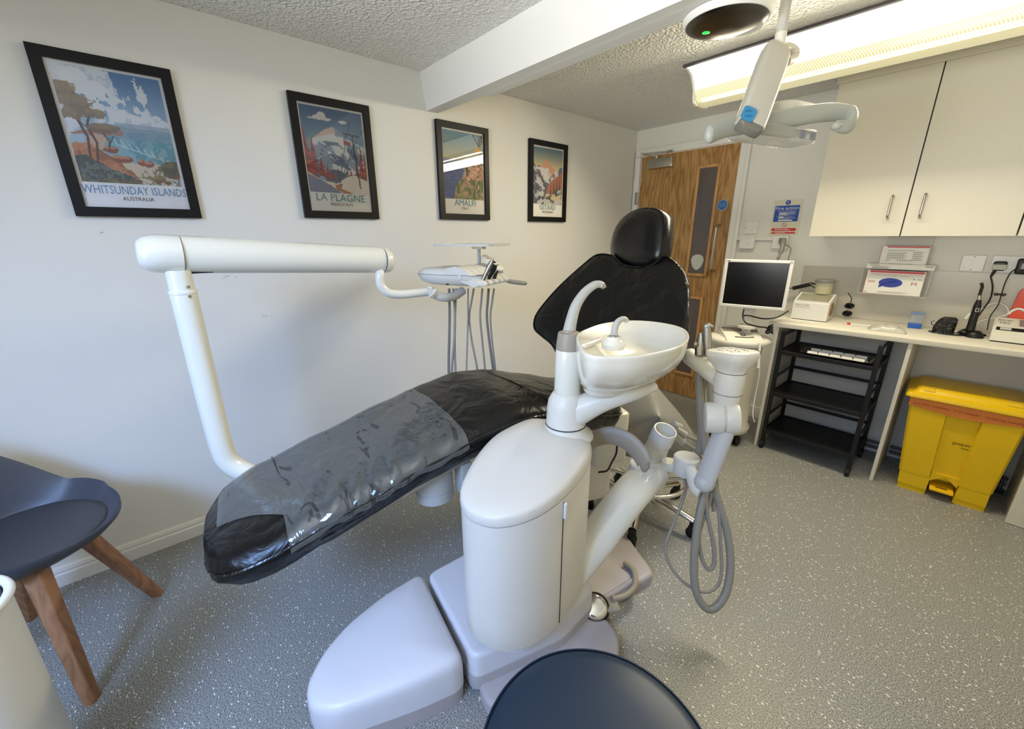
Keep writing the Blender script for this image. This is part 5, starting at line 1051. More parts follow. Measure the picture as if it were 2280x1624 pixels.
obj('sign_heading', g, paper, fs2, 0); g = G(); text(g, 'Any person discovering a fire', (1.170, sy-.0008, 1.518), (1, 0, 0), (0, 0, 1), .112, .006); text(g, 'On hearing the fire alarm', (1.170, sy-.0008, 1.482), (1, 0, 0), (0, 0, 1), .10, .006)
for z, x, w_ in ((1.511, .182, .10), (1.504, .182, .095), (1.497, .182, .10), (1.490, .182, .06), (1.474, .182, .10), (1.467, .182, .07), (1.460, .182, .09), (1.401, .172, .08), (1.395, .172, .10), (1.376, .180, .06)): quad(g, (1+x, sy-.0008, z), (1, 0, 0), (0, 0, 1), w_, .0022)
for z, w_ in ((1.500, .045), (1.476, .03), (1.455, .085)): quad(g, (1.184, sy-.0009, z), (1, 0, 0), (0, 0, 1), w_, .006)
obj('sign_print', g, paper, fs2, 0)
def plate(name, label, x0, z0, w_, h_, dep, extra=None):
    t = thing(name, label, 'switch' if 'switch' in name else 'socket', (x0+w_/2, YF, z0))
    g = G(); M_ = Matrix(((1, 0, 0, x0+w_/2), (0, 0, -1, YF-.0005), (0, 1, 0, z0+h_/2), (0, 0, 0, 1))); g.prism(rrect(w_/2, h_/2, .006, 3), 0, dep, .004, M_, both=False); obj('face_plate', g, white_p, t, 0); return t, M_, dep
t, M_, d = plate('light_switch', 'white single light switch beside the door frame, above the fused switch', .977, 1.371, .088, .086, .010)
g = G(); g.prism(rrect(.010, .017, .005, 3), d-.001, d+.004, .002, M_); obj('rocker', g, white_p, t, 0)
for sx in (-.033, .033): g = G(); g.lathe([(.003, d-.001), (.003, d+.0004)], 10, M_ @ Matrix.Translation((sx, 0, 0))); obj('screw_head', g, greyink, t, 0)
t, M_, d = plate('fused_switch', 'white fused switch on a raised box directly below the light switch', .965, 1.268, .10, .086, .035)
g = G(); g.prism(rrect(.008, .012, .003, 3), d-.001, d+.004, .002, M_ @ Matrix.Translation((.010, -.008, 0))); obj('rocker', g, white_p, t, 0)
g = G(); g.box((-.022, .026, d), (.022, .034, d+.001), 0, M_); obj('label_strip', g, shell_d, t, 0)
t, M_, d = plate('plug_socket', 'white wall socket under the fire notice with a grey plug in it', 1.180, 1.272, .095, .086, .030)
g = G(); p = Vector((1.245, YF-.033, 1.325)); g.prism(rrect(.020, .018, .006, 3), 0, .022, .005, fm(p, (0, -1, 0))); g.tube(spline([ad(1745, 535, 2.62), ad(1742, 550, 2.60), ad(1737, 565, 2.60), ad(1731, 579, 2.60)], 4), [.016]*4+[.013]*4+[.009]*4+[.004], 12)
pg = obj('grey_plug', g, hose_d, None, 50, 'grey power plug with a long tapered grip in the socket below the fire notice', 'plug')
g = G(); g.tube(spline([(1.262, YF-.03, 1.300), ad(1760, 552, 2.65), ad(1759, 565, 2.65), ad(1755, 578, 2.65), ad(1757, 590, 2.7)], 5), .0032, 8); obj('grey_lead', g, hose_d, None, 60, 'thin grey lead curling down from the socket behind the monitor', 'cable')
t, M_, d = plate('blank_plate', 'white double blanking plate on the wall above the splashback', 2.115, 1.171, .090, .086, .008)
t['category'] = 'socket'
for sx in (-.018, .018): g = G(); g.box((sx-.014, -.018, d), (sx+.014, .018, d+.001), .0005, M_); obj('blank_insert', g, white_p, t, 0)
for sz in (-.034, .034): g = G(); g.lathe([(.0025, d-.001), (.0025, d+.0004)], 10, M_ @ Matrix.Translation((0, sz, 0))); obj('screw_head', g, ink, t, 0)
t, M_, d = plate('double_socket', 'white double wall socket at the right with two black plugs', 2.224, 1.171, .146, .086, .008)
for sx in (-.018, .018): g = G(); g.prism(rrect(.006, .009, .002, 3), d-.001, d+.003, .001, M_ @ Matrix.Translation((sx, .024, 0))); obj('rocker', g, white_p, t, 0)
g = G(); g.prism(rrect(.024, .024, .010, 3), 0, .026, .006, fm((2.258, YF-.009, 1.205), (0, -1, 0))); g.cyl((2.250, YF-.03, 1.195), (2.240, YF-.03, 1.150), .008, .005); P = spline([(2.240, YF-.03, 1.15), ay(2210, 640, 3.33), ay(2205, 665, 3.30), ay(2192, 685, 3.26), ay(2178, 705, 3.24)], 5); g.tube(P, .0035, 8)
bp_ = obj('black_plug', g, blackp, None, 50, 'black plug and cable hanging from the left half of the double socket', 'plug')
g = G(); g.box((2.232, YF-.043, 1.186), (2.282, YF-.0355, 1.214), .003); obj('plug_label', g, mat('plug_label', (172, 176, 158), .4), bp_, 0)
ch_ = thing('charger_plug', 'black charger plug in the right half of the double socket', 'plug', (2.33, YF-.03, 1.17))
g = G(); g.prism(rrect(.030, .038, .008, 3), 0, .040, .008, fm((2.343, YF-.009, 1.207), (0, -1, 0))); obj('plug_body', g, blackp, ch_, 40)
g = G(); g.box((2.330, YF-.0505, 1.195), (2.356, YF-.0495, 1.222), 0); obj('plug_label', g, mat('label_grey', (150, 152, 150), .4), ch_, 0)
g = G(); P = spline([(2.315, YF-.035, 1.195), ay(2250, 608, 3.33), ay(2238, 630, 3.32), ay(2230, 655, 3.31), ay(2222, 680, 3.30), ay(2205, 705, 3.26), ay(2198, 735, 3.22)], 5); g.tube(P, .0025, 8)
c = ay(2226, 656, 3.30); g.tube([c+Vector((.020*math.cos(k*.7), -.003*k*.2, .005*math.sin(k*1.4))) for k in range(18)], .0030, 6); obj('charger_cable', g, blackp, ch_, 60)
# ================================================================== GLOVE DISPENSER
gd = thing('glove_box_holder', 'clear acrylic wall holder around the stacked glove boxes', 'holder', (1.88, YF, 1.03))
g = G(); g.box((1.79, YF-.012, 1.20), (1.985, YF-.001, 1.352), .001); obj('back_plate', g, mat('holder_back', (196, 190, 176), .4), gd, 0)
g = G()
for a, b in (((1.725, 3.255, 1.022), (1.728, YF-.007, 1.172)), ((2.022, 3.255, 1.022), (2.025, YF-.007, 1.172)), ((1.728, 3.255, 1.022), (2.022, YF-.007, 1.025))): g = G(); g.box(a, b); obj('holder_side', g, frosty, gd, 0)
def gbox(lo, hi, label, name='glove_box'):
    t = thing(name, label, 'box', ((lo[0]+hi[0])/2, (lo[1]+hi[1])/2, lo[2])); g = G(); g.box(lo, hi, .0015); obj('carton', g, paper, t, 0); return t
t = gbox((1.745, 3.262, 1.027), (2.000, YF-.008, 1.163), 'white glove carton printed 200 and M with a blue oval, lowest on the wall'); y_ = 3.2612
def q_(g, x, z, w_, h_, d=0): quad(g, (x, y_-d, z), (1, 0, 0), (0, 0, 1), w_, h_)
g = G(); q_(g, 1.760, 1.150, .236, .011); q_(g, 1.7455, 1.027, .0025, .135); obj('red_stripe', g, mat('box_red', (190, 60, 66), .5), t, 0)
g = G(); text(g, '200', (1.760, y_-.0003, 1.092), (1, 0, 0), (0, 0, 1), .032, .012); text(g, 'M', (1.952, y_-.0003, 1.086), (1, 0, 0), (0, 0, 1), .022, .016); text(g, 'NITRILE EXAMINATION GLOVES', (1.765, y_-.0003, 1.138), (1, 0, 0), (0, 0, 1), .225, .007); obj('red_lettering', g, mat('box_red_ink', (170, 66, 74), .5), t, 0)
g = G(); g.lathe([(1e-5, 0), (.052, 0), (.052, .001), (1e-5, .001)], 32, fm((1.862, y_, 1.095), (0, -1, 0)), 1.0, .50); g.add([(1.815, y_-.0008, 1.084), (1.836, y_-.0008, 1.076), (1.812, y_-.0008, 1.064)], [(0, 1, 2)]); ov = obj('blue_opening', g, mat('glove_blue', (34, 52, 150), .45, var=.3), t, 0)
g = G(); 
for k in range(3): g.tube(spline([(1.818+.02*k, y_-.0015, 1.078+.012*k), (1.85+.015*k, y_-.003, 1.096+.004*k), (1.885+.008*k, y_-.0015, 1.108-.004*k)], 4), .0028, 6, flat=(1, .4))
obj('glove_fold', g, mat('glove_blue_light', (52, 74, 176), .4), ov, 60)
g = G(); text(g, 'POWDER-FREE', (1.790, y_-.0003, 1.131), (1, 0, 0), (0, 0, 1), .15, .0045); q_(g, 1.752, 1.034, .012, .004); q_(g, 1.815, 1.040, .13, .0015); q_(g, 1.815, 1.036, .11, .0015); q_(g, 1.955, 1.118, .006, .006); q_(g, 1.975, 1.118, .012, .003); obj('grey_print', g, greyink, t, 0)
t = gbox((1.738, 3.250, 1.1725), (2.030, 3.335, 1.2005), 'flat white sleeve carton lying on the holder between the two glove cartons', 'sleeve_box'); y_ = 3.2492
g = G(); text(g, 'BARRIER SLEEVES FOR', (1.765, y_-.0003, 1.182), (1, 0, 0), (0, 0, 1), .075, .006); q_(g, 1.765, 1.1765, .072, .003); q_(g, 1.752, 1.192, .045, .0025); q_(g, 1.99, 1.190, .034, .004); obj('grey_print', g, greyink, t, 0)
t = gbox((1.786, 3.262, 1.201), (1.988, YF-.013, 1.301), 'white mask carton printed 50 with a red top band, topmost on the wall', 'mask_box'); y_ = 3.2612
g = G(); q_(g, 1.810, 1.292, .176, .007); q_(g, 1.7865, 1.202, .002, .098); q_(g, 1.83, 1.2025, .10, .0012); obj('red_stripe', g, MATS['box_red'], t, 0)
g = G(); text(g, '50', (1.815, y_-.0003, 1.216), (1, 0, 0), (0, 0, 1), .017, .009); text(g, 'SURGICAL FACEMASKS', (1.815, y_-.0003, 1.273), (1, 0, 0), (0, 0, 1), .115, .006)
for k in range(7): q_(g, 1.815, 1.263-.0055*k, .085-.006*(k % 3), .002)
for k in range(5): q_(g, 1.925, 1.268-.0105*k, .045-.004*(k % 2), .002); q_(g, 1.925, 1.2645-.0105*k, .035, .0015)
for k in range(6): q_(g, 1.865+.011*k, 1.219, .005, .006)
obj('grey_print', g, greyink, t, 0)
# ================================================================== ON THE WORKTOP
WT = .8515
db = thing('air_abrasion_cabinet', 'white blasting cabinet with a glass top window on the left of the worktop', 'machine', (1.545, 3.15, WT))
MDb = rz(.05, (1.452, 3.062, WT)); w_, dp, hf, hb2 = .186, .200, .112, .150
def side(x): return [(x, 0, .004), (x, dp, .004), (x, dp, hb2), (x, dp*.72, hb2), (x, .008, hf), (x, 0, hf-.004)]
g = G(); g.loft([side(0), side(w_)], M=MDb); bd_ = obj('housing', g, white_p, db, 0)
g = G(); g.box((.004, .004, 0), (w_-.004, dp-.004, .0042), 0, MDb); obj('foot_strip', g, blackp, db, 0)
sa = math.atan2(hb2-hf, dp*.72-.008); MS = MDb @ Matrix.Translation((0, .008, hf)) @ Matrix.Rotation(sa, 4, 'X')
g = G(); sl_ = math.hypot(hb2-hf, dp*.72-.008)
g.box((.012, .010, .0003), (w_-.012, sl_-.004, .0012), 0, MS); obj('window_recess', g, mat('blaster_inside', (168, 164, 148), .5), bd_, 0)
g = G(); g.add([MS @ Vector(v_) for v_ in ((.010, .006, .003), (w_-.010, .006, .003), (w_-.010, sl_-.002, .003), (.010, sl_-.002, .003))], [(0, 1, 2, 3)]); obj('top_window', g, clear, bd_, 0)
for a, b in (((0, 0), (.010, sl_)), ((w_-.010, 0), (w_, sl_)), ((.010, 0), (w_-.010, .006))): g = G(); g.box((a[0], a[1], 0), (b[0], b[1], .006), .001, MS); obj('window_edge', g, white_p, bd_, 0)
cH = Matrix.Translation((w_+.0005, .095, .068)) @ Matrix.Rotation(PI/2, 4, 'Y')
g = G(); g.lathe([(1e-5, 0), (.043, 0), (.043, .002), (1e-5, .002)], 32, MDb @ cH); hh = obj('round_gusset', g, mat('gusset_tan', (150, 112, 56), .6), bd_, 0)
g = G()
for k in range(6): a_ = 2*PI*k/6; g.add([MDb @ cH @ Vector(p) for p in ((0, 0, .0025), (.036*math.cos(a_), .036*math.sin(a_), .0025), (.036*math.cos(a_+.25), .036*math.sin(a_+.25), .0025))], [(0, 1, 2)]) if k in (1, 4, 2) else None
obj('gusset_flap', g, mat('flap_pale', (206, 196, 176), .6), hh, 0)
g = G(); text(g, 'DENTO-PREP', MDb @ Vector((.014, -.0006, .088)), MDb.to_3x3() @ Vector((1, 0, 0)), (0, 0, 1), .072, .009); text(g, 'MICROBLASTER', MDb @ Vector((.014, -.0006, .077)), MDb.to_3x3() @ Vector((1, 0, 0)), (0, 0, 1), .078, .005); obj('front_lettering', g, greyink, bd_, 0)
g = G(); g.box((w_, .155, .03), (w_+.001, .185, .085), 0, MDb); obj('side_label', g, mat('side_label', (170, 174, 172), .5), bd_, 0)
jc = MDb @ Vector((.112, .168, .1505)); jr = thing('lidded_jar', 'round clear jar of pale powder with a grey lid on the blasting cabinet', 'jar', tuple(jc)); MJ = Matrix.Translation(jc)
g = G(); g.lathe([(.040, 0), (.044, .002), (.048, .070), (.049, .078)], 32, MJ); obj('jar_body', g, mat('jar_plastic', (206, 202, 176), .2, alpha=.55), jr, 50)
g = G(); g.lathe([(.0385, .001), (.0425, .003), (.045, .052), (1e-5, .053)], 32, MJ); obj('powder', g, mat('cream_powder', (214, 204, 150), .8), jr, 50)
g = G(); g.lathe([(.052, .074), (.053, .078), (.053, .088), (.050, .091), (1e-5, .0915)], 32, MJ); obj('jar_lid', g, mat('lid_grey', (122, 122, 120), .35), jr, 50)
g = G(); a_, b_ = ay(1766, 642, 3.30), ay(1802, 634, 3.30); g.tube([a_, a_.lerp(b_, .5), b_], .0125, 12, sq=.4); g.tube([ay(1757, 642, 3.3), a_], .003, 6); g.tube(spline([b_, ay(1812, 640, 3.31), ay(1822, 643, 3.31), ay(1815, 632, 3.31), ay(1803, 630, 3.3)], 4), .003, 6); g.tube(spline([b_, ay(1812, 633, 3.31), ay(1824, 634, 3.31)], 4), .0035, 6)
obj('power_adaptor', g, blackp, None, 50, 'small black inline adaptor with cable behind the blasting cabinet', 'adaptor')
g = G(); g.tube(spline([ay(1888, 652, 3.30), ay(1896, 665, 3.30), ay(1893, 675, 3.31)], 4), .0025, 6)
for c, n_ in ((ay(1892, 681, 3.30), 0), (ay(1887, 698, 3.28), 1)):
    for m_ in range(4): g.tube([c+Vector((.022*math.cos(k*PI/10)*(1-.12*m_), -.008+.005*m_+.004*math.sin(k), .015*math.sin(k*PI/10+.4*m_)*(1-.15*m_)-.002*m_)) for k in range(20)], .0042, 6, closed=True)
g.tube([ay(1888, 690, 3.29), ay(1882, 705, 3.27)], .003, 6)
obj('mains_cable', g, blackp, None, 60, 'coiled black mains cable hanging at the right side of the blasting cabinet', 'cable')
pw = thing('packet_strip', 'red and white printed packet strip lying in front of the blasting cabinet', 'packet', (1.78, 3.13, WT))
g = G(); MP_ = rz(.16, (1.70, 3.10, WT)); g.loft([[(x, y, z) for y, z in ((-.012*k, .001), (.012*k, .001), (.010*k, .003+.006*k), (-.010*k, .003+.006*k))] for x, k in ((0, .15), (.03, .6), (.05, 1), (.17, 1), (.2, .9))], M=MP_); obj('packet_body', g, mat('packet_foil', (222, 216, 210), .25, coat=.4), pw, 40)
g = G(); g.loft([[(x, y, z) for y, z in ((-.013*k, .001), (.013*k, .001), (.011*k, .004+.006*k), (-.011*k, .004+.006*k))] for x, k in ((.036, .75), (.052, 1))], M=MP_); obj('red_collar', g, mat('collar_red', (206, 54, 40), .4), pw, 40)
g = G(); MP3 = rz(.05, (1.925, 3.045, WT)); n_ = 12; rows = []
for i in range(n_+1):
    u = i/n_; row = []
    for j in range(9):
        v = j/8; h = (math.sin(PI*u)*math.sin(PI*v))**.45*.034+.004*math.sin(u*19+v*7); row.append((-.075+.15*u+.01*math.sin(v*5), -.04+.075*v, max(.0012, h)))
    row += [(row[-1][0], row[-1][1], .0005), (row[0][0], row[0][1], .0005)]; rows.append(row)
g.loft(rows, M=MP3); obj('crinkled_sachet', g, mat('sachet', (186, 184, 174), .22, bump=(120, .6, .004), coat=.5), None, 60, 'plump crinkled white sachet lying on the worktop below the glove cartons', 'sachet')
bb = thing('blue_lidded_pot', 'small square clear pot with blue lid and blue base on the worktop', 'pot', (2.015, 3.26, WT)); MQ = rz(.15, (2.014, 3.265, WT))
g = G(); g.box((-.025, -.022, .001), (.025, .022, .080), .003, MQ); obj('clear_body', g, mat('pot_clear', (190, 206, 226), .08, alpha=.25), bb, 0)
g = G(); g.box((-.028, -.025, 0), (.028, .025, .026), .003, MQ); obj('blue_base', g, mat('pot_blue', (38, 92, 190), .3), bb, 0)
g = G(); g.box((-.030, -.026, .0805), (.030, .026, .088), .002, MQ); obj('pot_lid', g, mat('pot_lid', (104, 140, 190), .3), bb, 0)
# curing light and its black stand
cu = thing('curing_light', 'black pen-shaped curing light standing upright in its charger', 'curing light', (2.25, 3.2, WT))
cb = Vector((2.252, 3.18, WT)); g = G(); g.lathe([(.034, 0), (.036, .004), (.030, .020), (.018, .034), (1e-5, .036)], 24, Matrix.Translation(cb)); obj('charger_base', g, blackp, cu, 50)
g = G(); c1 = ay(2160, 735, 3.18); c2 = ay(2180, 668, 3.18); c3 = ay(2181, 658, 3.18); g.tube([c1, c1.lerp(c2, .4), c1.lerp(c2, .8), c2], [.017, .0155, .0145, .009], 16); bo = obj('light_body', g, blackp, cu, 60)
g = G(); g.cyl(c2, c3, .0075, n=14); obj('neck_ring', g, steel, cu)
g = G(); g.tube(spline([c3, ay(2184, 648, 3.18), ay(2187, 638, 3.18), ay(2185, 630, 3.18)], 4), .0062, 12); obj('light_guide', g, blackp, cu, 60)
p = c1.lerp(c2, .68); g = G(); M3 = fm(p+Vector((.004, -.0158, 0)), (0.2, -1, 0.1)); 
for a, b in (((-.005, -.009), (.005, -.0075)), ((-.005, .0075), (.005, .009)), ((-.006, -.009), (-.0045, .009)), ((.0045, -.009), (.006, .009))): g.box((a[0], a[1], 0), (b[0], b[1], .0008), 0, M3)
obj('button_outline', g, white_p, bo, 0)
mk = thing('black_device', 'squat glossy black device on a disc beside the curing light', 'device', (2.15, 3.2, WT))
g = G(); g.lathe([(.058, 0), (.062, .003), (.060, .006), (1e-5, .007)], 32, Matrix.Translation((2.150, 3.195, WT)), 1.15, .8); obj('base_disc', g, mat('disc_grey', (46, 46, 48), .2), mk, 40)
g = G(); c = Vector((2.135, 3.20, WT+.006)); g.loft([[c+Vector((x*k+dx, y*k, z)) for x, y in rrect(.042, .030, .018, 4)] for k, z, dx in ((1, 0, 0), (1.02, .02, 0), (.95, .05, .004), (.8, .072, .010), (.5, .082, .012))]); obj('device_body', g, leather_mat('black_gloss', (12, 12, 12), .18, 40, .6), mk, 50)
g = G(); g.box((2.150, 3.165, WT+.062), (2.178, 3.200, WT+.078), .004, None); g.tube(spline([(2.093, 3.20, WT+.06), (2.082, 3.20, WT+.055), (2.085, 3.20, WT+.04), (2.095, 3.20, WT+.035)], 4), .002, 6); obj('device_clip', g, blackp, mk, 0)
g = G(); g.tube(spline([(2.19, 3.19, WT+.012), (2.21, 3.20, WT+.03), (2.235, 3.22, WT+.025), (2.262, 3.245, WT+.012), (2.28, 3.25, WT+.008), (2.29, 3.24, WT+.006)], 4), .0055, 8); g.ball((2.215, 3.2, WT+.016), .018, 12, 1.3, 1, .8); obj('device_cord', g, blackp, mk, 60)
g = G(); 
g.tube(spline([ay(2150, 712, 3.30), ay(2160, 700, 3.31), ay(2168, 702, 3.31)], 4), .007, 8, sq=.3)
g.tube(spline([ay(2170, 725, 3.28), ay(2185, 715, 3.30), ay(2215, 708, 3.33), ay(2243, 700, 3.34), ay(2242, 685, 3.34), ay(2225, 675, 3.34), ay(2205, 678, 3.33), ay(2185, 690, 3.3)], 5), .0035, 8)
obj('white_cable', g, white_p, None, 60, 'white cable looping on the worktop behind the curing light', 'cable')
sm = thing('mixing_machine', 'white mixing machine with a black control strip at the right edge of the worktop', 'machine', (2.42, 3.2, WT)); MS_ = rz(.02, (2.305, 3.118, WT)); 
def sp2(x): return [(x, 0, .006), (x, .222, .006), (x, .222, .095), (x, .19, .098), (x, .070, .070), (x, .0, .030)]
g = G(); g.loft([sp2(0), sp2(.30)], M=MS_); mb = obj('machine_housing', g, shell, sm, 0)
g = G(); g.box((.003, .003, 0), (.297, .218, .0062), 0, MS_); obj('rubber_foot', g, blackp, sm, 0)
an = math.atan2(.028, .12); Mt = MS_ @ Matrix.Translation((0, .070, .070)) @ Matrix.Rotation(an, 4, 'X'); Mf = MS_ @ Matrix.Translation((0, 0, .030)) @ Matrix.Rotation(math.atan2(.040, .070), 4, 'X')
g = G(); g.box((.012, .048, .0004), (.30, .073, .0015), 0, Mf); obj('control_strip', g, blackp, mb, 0)
g = G(); g.box((.025, .052, .0016), (.062, .070, .0022), 0, Mf); obj('strip_display', g, mat('display_pale', (190, 190, 186), .3), mb, 0)
g = G(); g.box((.005, .012, .0004), (.078, .115, .0012), 0, Mt); nt_ = obj('paper_note', g, paper, mb, 0)
g = G(); Rm = Mt.to_3x3(); text(g, 'Silver', Mt @ Vector((.014, .070, .0018)), Rm @ Vector((1, 0, 0)), Rm @ Vector((0, 1, 0)), .050, .024); text(g, 'Mix', Mt @ Vector((.022, .034, .0018)), Rm @ Vector((1, 0, 0)), Rm @ Vector((0, 1, 0)), .034, .022); obj('handwritten_note', g, ink, nt_, 0)
g = G(); g.box((.085, .018, .0004), (.24, .11, .0016), 0, Mt); obj('smoked_cover', g, mat('smoked', (130, 134, 134), .2), mb, 0)
g = G(); P2_ = [(2.33, .0), (2.345, .10), (2.352, .225), (2.362, .245), (2.40, .250), (2.60, .250), (2.60, 0)]
M5 = Matrix(((1, 0, 0, 0), (0, 0, -1, 3.362), (0, 1, 0, WT), (0, 0, 0, 1)))
g.prism([(x, z) for x, z in P2_], 0, .012, .003, M5); obj('orange_board', g, mat('orange_plastic', (222, 74, 34), .35), None, 30, 'bright orange plastic board leaning behind the mixing machine', 'board')
g = G(); g.tube(spline([ay(2245, 700, 3.30), ay(2255, 692, 3.30), ay(2270, 688, 3.30), ay(2285, 694, 3.30)], 4), .006, 8); obj('white_hose', g, white_p, None, 60, 'short white hose across the orange board', 'hose')
# ================================================================== SADDLE STOOL
ss = thing('saddle_stool', 'grey saddle-seat stool with chrome base behind the dental chair', 'stool', (1.322, 1.674, 0))
SC = Vector((1.322, 1.674, 0)); SD = Vector((.66, -.75, 0)).normalized(); SL = Vector((-SD.y, SD.x, 0))
sc0 = Vector((1.298, 1.722, 0))
g = G(); rows = []
for i in range(25):
    u = -1+2*i/24; row = []
    hw_ = .215*math.sqrt(max(.05, 1-(abs(u))**3))
    for j in range(17):
        v = -1+2*j/16; d = v*hw_
        z = .625-.195*abs(v)**1.5-.030*u+.030*max(0, -u)**2*max(0, 1-abs(v)*1.8)
        row.append((u*.17, d, z))
    for j in range(16, -1, -4): v = -1+2*j/16; row.append((u*.16, v*hw_*.95, row[j][2]-.035))
    rows.append([sc0+SD*a+SL*b+ZZ*c for a, b, c in row])
g.loft(rows); obj('saddle_seat', g, stool_grey, ss, 60)
g = G(); g.box((-.10, -.06, -.06), (.10, .06, -.01), .02, Matrix.Translation(sc0+ZZ*.575)); g.cyl((SC.x, SC.y, .44), (sc0.x, sc0.y, .54), .035); obj('seat_mechanism', g, blackp, ss)
g = G(); g.cyl((SC.x, SC.y, .10), (SC.x, SC.y, .30), .028, n=20); g.cyl((SC.x, SC.y, .30), (SC.x, SC.y, .46), .016, n=16); obj('gas_column', g, chrome, ss)
g = G(); g.tube([SC+Vector((.205*math.cos(2*PI*k/48), .205*math.sin(2*PI*k/48), .235)) for k in range(48)], .0105, 10, closed=True); obj('foot_ring', g, chrome, ss, 60)
g = G(); 
for k in range(2): a_ = .6+PI*k; g.tube([SC+Vector((.02*math.cos(a_), .02*math.sin(a_), .20)), SC+Vector((.2*math.cos(a_), .2*math.sin(a_), .232))], .007, 8)
obj('ring_bracket', g, chrome, ss, 60)
a0_ = math.atan2(1.433-1.674, 1.428-1.322)
for k in range(5):
    a_ = a0_+2*PI*k/5; e = SC+Vector((.263*math.cos(a_), .263*math.sin(a_), .088)); m_ = chrome if k < 3 else chrome
    g = G(); g.tube([SC+Vector((0, 0, .135)), SC.lerp(e, .5)+ZZ*.072, e], [.020, .018, .017], 14, flat=(1, .8)); obj('leg', g, m_, ss, 60)
    g = G(); ee = Vector((e.x, e.y, 0)); g.cyl(ee+ZZ*.06, ee+ZZ*.085, .018, n=14)
    for s_ in (-.012, .012): tn = Vector((-math.sin(a_), math.cos(a_), 0)); g.cyl(ee+tn*(s_-.008)+ZZ*.028, ee+tn*(s_+.008)+ZZ*.028, .028, n=18, bev=.006)
    g.ball(ee+ZZ*.042, .024, 12); obj('castor', g, rubber, ss, 60)
# small chrome foot control lying on the base
fc_ = thing('foot_control', 'small chrome disc foot control on the grey base plate behind the spittoon', 'foot control', (1.50, 1.02, .048))
fp = ad(1330, 1298, 1.47); 
g = G(); g.lathe([(.050, -.012), (.052, -.006), (.046, 0), (.044, .004)], 28, fm((fp.x, fp.y, .070), (.35, -.35, .8))); obj('pedal_rim', g, blackp, fc_, 50)
g = G(); g.lathe([(.044, .002), (.041, .007), (.028, .010), (1e-5, .011)], 28, fm((fp.x, fp.y, .070), (.35, -.35, .8))); obj('pedal_disc', g, chrome, fc_, 60)
g = G(); g.box((-.03, -.05, 0), (.03, .05, .022), .008, rz(-.6, (fp.x+.015, fp.y+.04, .0475))); obj('pedal_base', g, taupe, fc_, 30)
g = G(); P = [(fp.x+.02, fp.y+.07, .075), (fp.x+.04, fp.y+.13, .066), (fp.x+.035, fp.y+.20, .062), (fp.x-.01, fp.y+.26, .062), (fp.x-.06, fp.y+.27, .062)]; g.tube(spline(P, 6), .011, 12); obj('pedal_hose', g, taupe, fc_, 60)
# ================================================================== NEAR STOOL
ns_ = thing('round_stool', 'round navy vinyl stool in the foreground, cut off by the bottom edge', 'stool', (1.99, .41, 0)); Zs = .55
Cn = Vector((2.004, .396, 0)); R0 = .200
g = G(); g.lathe([(R0-.02, Zs-.075), (R0-.004, Zs-.070), (R0, Zs-.055), (R0, Zs-.022), (R0-.003, Zs-.012), (R0-.012, Zs-.004), (R0-.03, Zs), (R0-.09, Zs+.004), (1e-5, Zs+.005)], 64, Matrix.Translation(Cn)); cu_ = obj('cushion', g, navy, ns_, 70)
g = G(); g.tube([Cn+Vector(((R0-.003)*math.cos(2*PI*k/64), (R0-.003)*math.sin(2*PI*k/64), Zs-.010)) for k in range(64)], .0028, 6, closed=True); obj('piping', g, mat('navy_piping', (10, 26, 44), .4), cu_, 60)
g = G(); g.cyl(Cn+ZZ*.10, Cn+ZZ*(Zs-.075), .026, n=20); obj('column', g, chrome, ns_)
for k in range(5):
    a_ = .35+2*PI*k/5; e = Cn+Vector((.21*math.cos(a_), .21*math.sin(a_), .075)); g = G(); g.tube([Cn+ZZ*.115, e], [.020, .016], 12); obj('leg', g, chrome, ns_, 60)
    g = G(); g.cyl(Vector((e.x-.01, e.y, .026)), Vector((e.x+.01, e.y, .026)), .026, n=16); g.cyl((e.x, e.y, .04), (e.x, e.y, .07), .008, n=8); obj('castor', g, rubber, ns_, 50)
# ================================================================== TUB CHAIR
tc = thing('tub_chair', 'grey moulded tub chair with padded seat and beech legs, by the left wall', 'chair', (.43, -.5, 0))
F = Vector((.437, .9, 0)).normalized(); S_ = Vector((.9, -.437, 0)).normalized(); Cc = Vector((.43, -.47, 0))
g = G(); nU = 72; rings = []
def tubp(a, k):
    """rim direction a (0 = front), k 0 centre .. 1 rim"""
    fx = .235*math.cos(a); sx = .235*math.sin(a)
    back_ = max(0, -math.cos(a)); sde = abs(math.sin(a))
    r = k
    h = .455+.028*k**4
    up = 0
    if k > .78: t_ = (k-.78)/.22; up = t_*(.34*back_**1.3+.05*sde**2*(1 if math.cos(a) < .5 else .6))
    bo = 1+.10*back_*max(0, (k-.6)/.4)
    return Cc+F*(fx*k*bo)+S_*(sx*k)+ZZ*(h+up)
ks = [.05, .3, .5, .65, .75, .80, .84, .88, .92, .96, 1.0]
top_ = [[tubp(2*PI*j/nU, k) for j in range(nU)] for k in ks]
bot_ = [[p-ZZ*(.016 if k > .97 else .030)+(Cc-p)*.0+((p-Cc).normalized()*(.010 if k > .8 else 0)) for p in [tubp(2*PI*j/nU, k) for j in range(nU)]] for k in (1.0, .9, .78, .5, .05)]
lip = [[p+((p-Cc).normalized()*.010)-ZZ*.004 for p in top_[-1]]]
g.loft(top_+lip+bot_); obj('tub_shell', g, tub_m, tc, 70)
g = G(); pr_ = [.05, .5, .72, .80, .835, .845, .84]; zz_ = [.020, .019, .017, .014, .008, .002, -.004]
g.loft([[Cc+F*(.235*math.cos(2*PI*j/nU)*k*(1 if math.cos(2*PI*j/nU) > 0 else .93)+.006)+S_*(.235*math.sin(2*PI*j/nU)*k)+ZZ*(.460+z+.012*k**4) for j in range(nU)] for k, z in zip(pr_, zz_)]); obj('seat_pad', g, tub_pad, tc, 70)
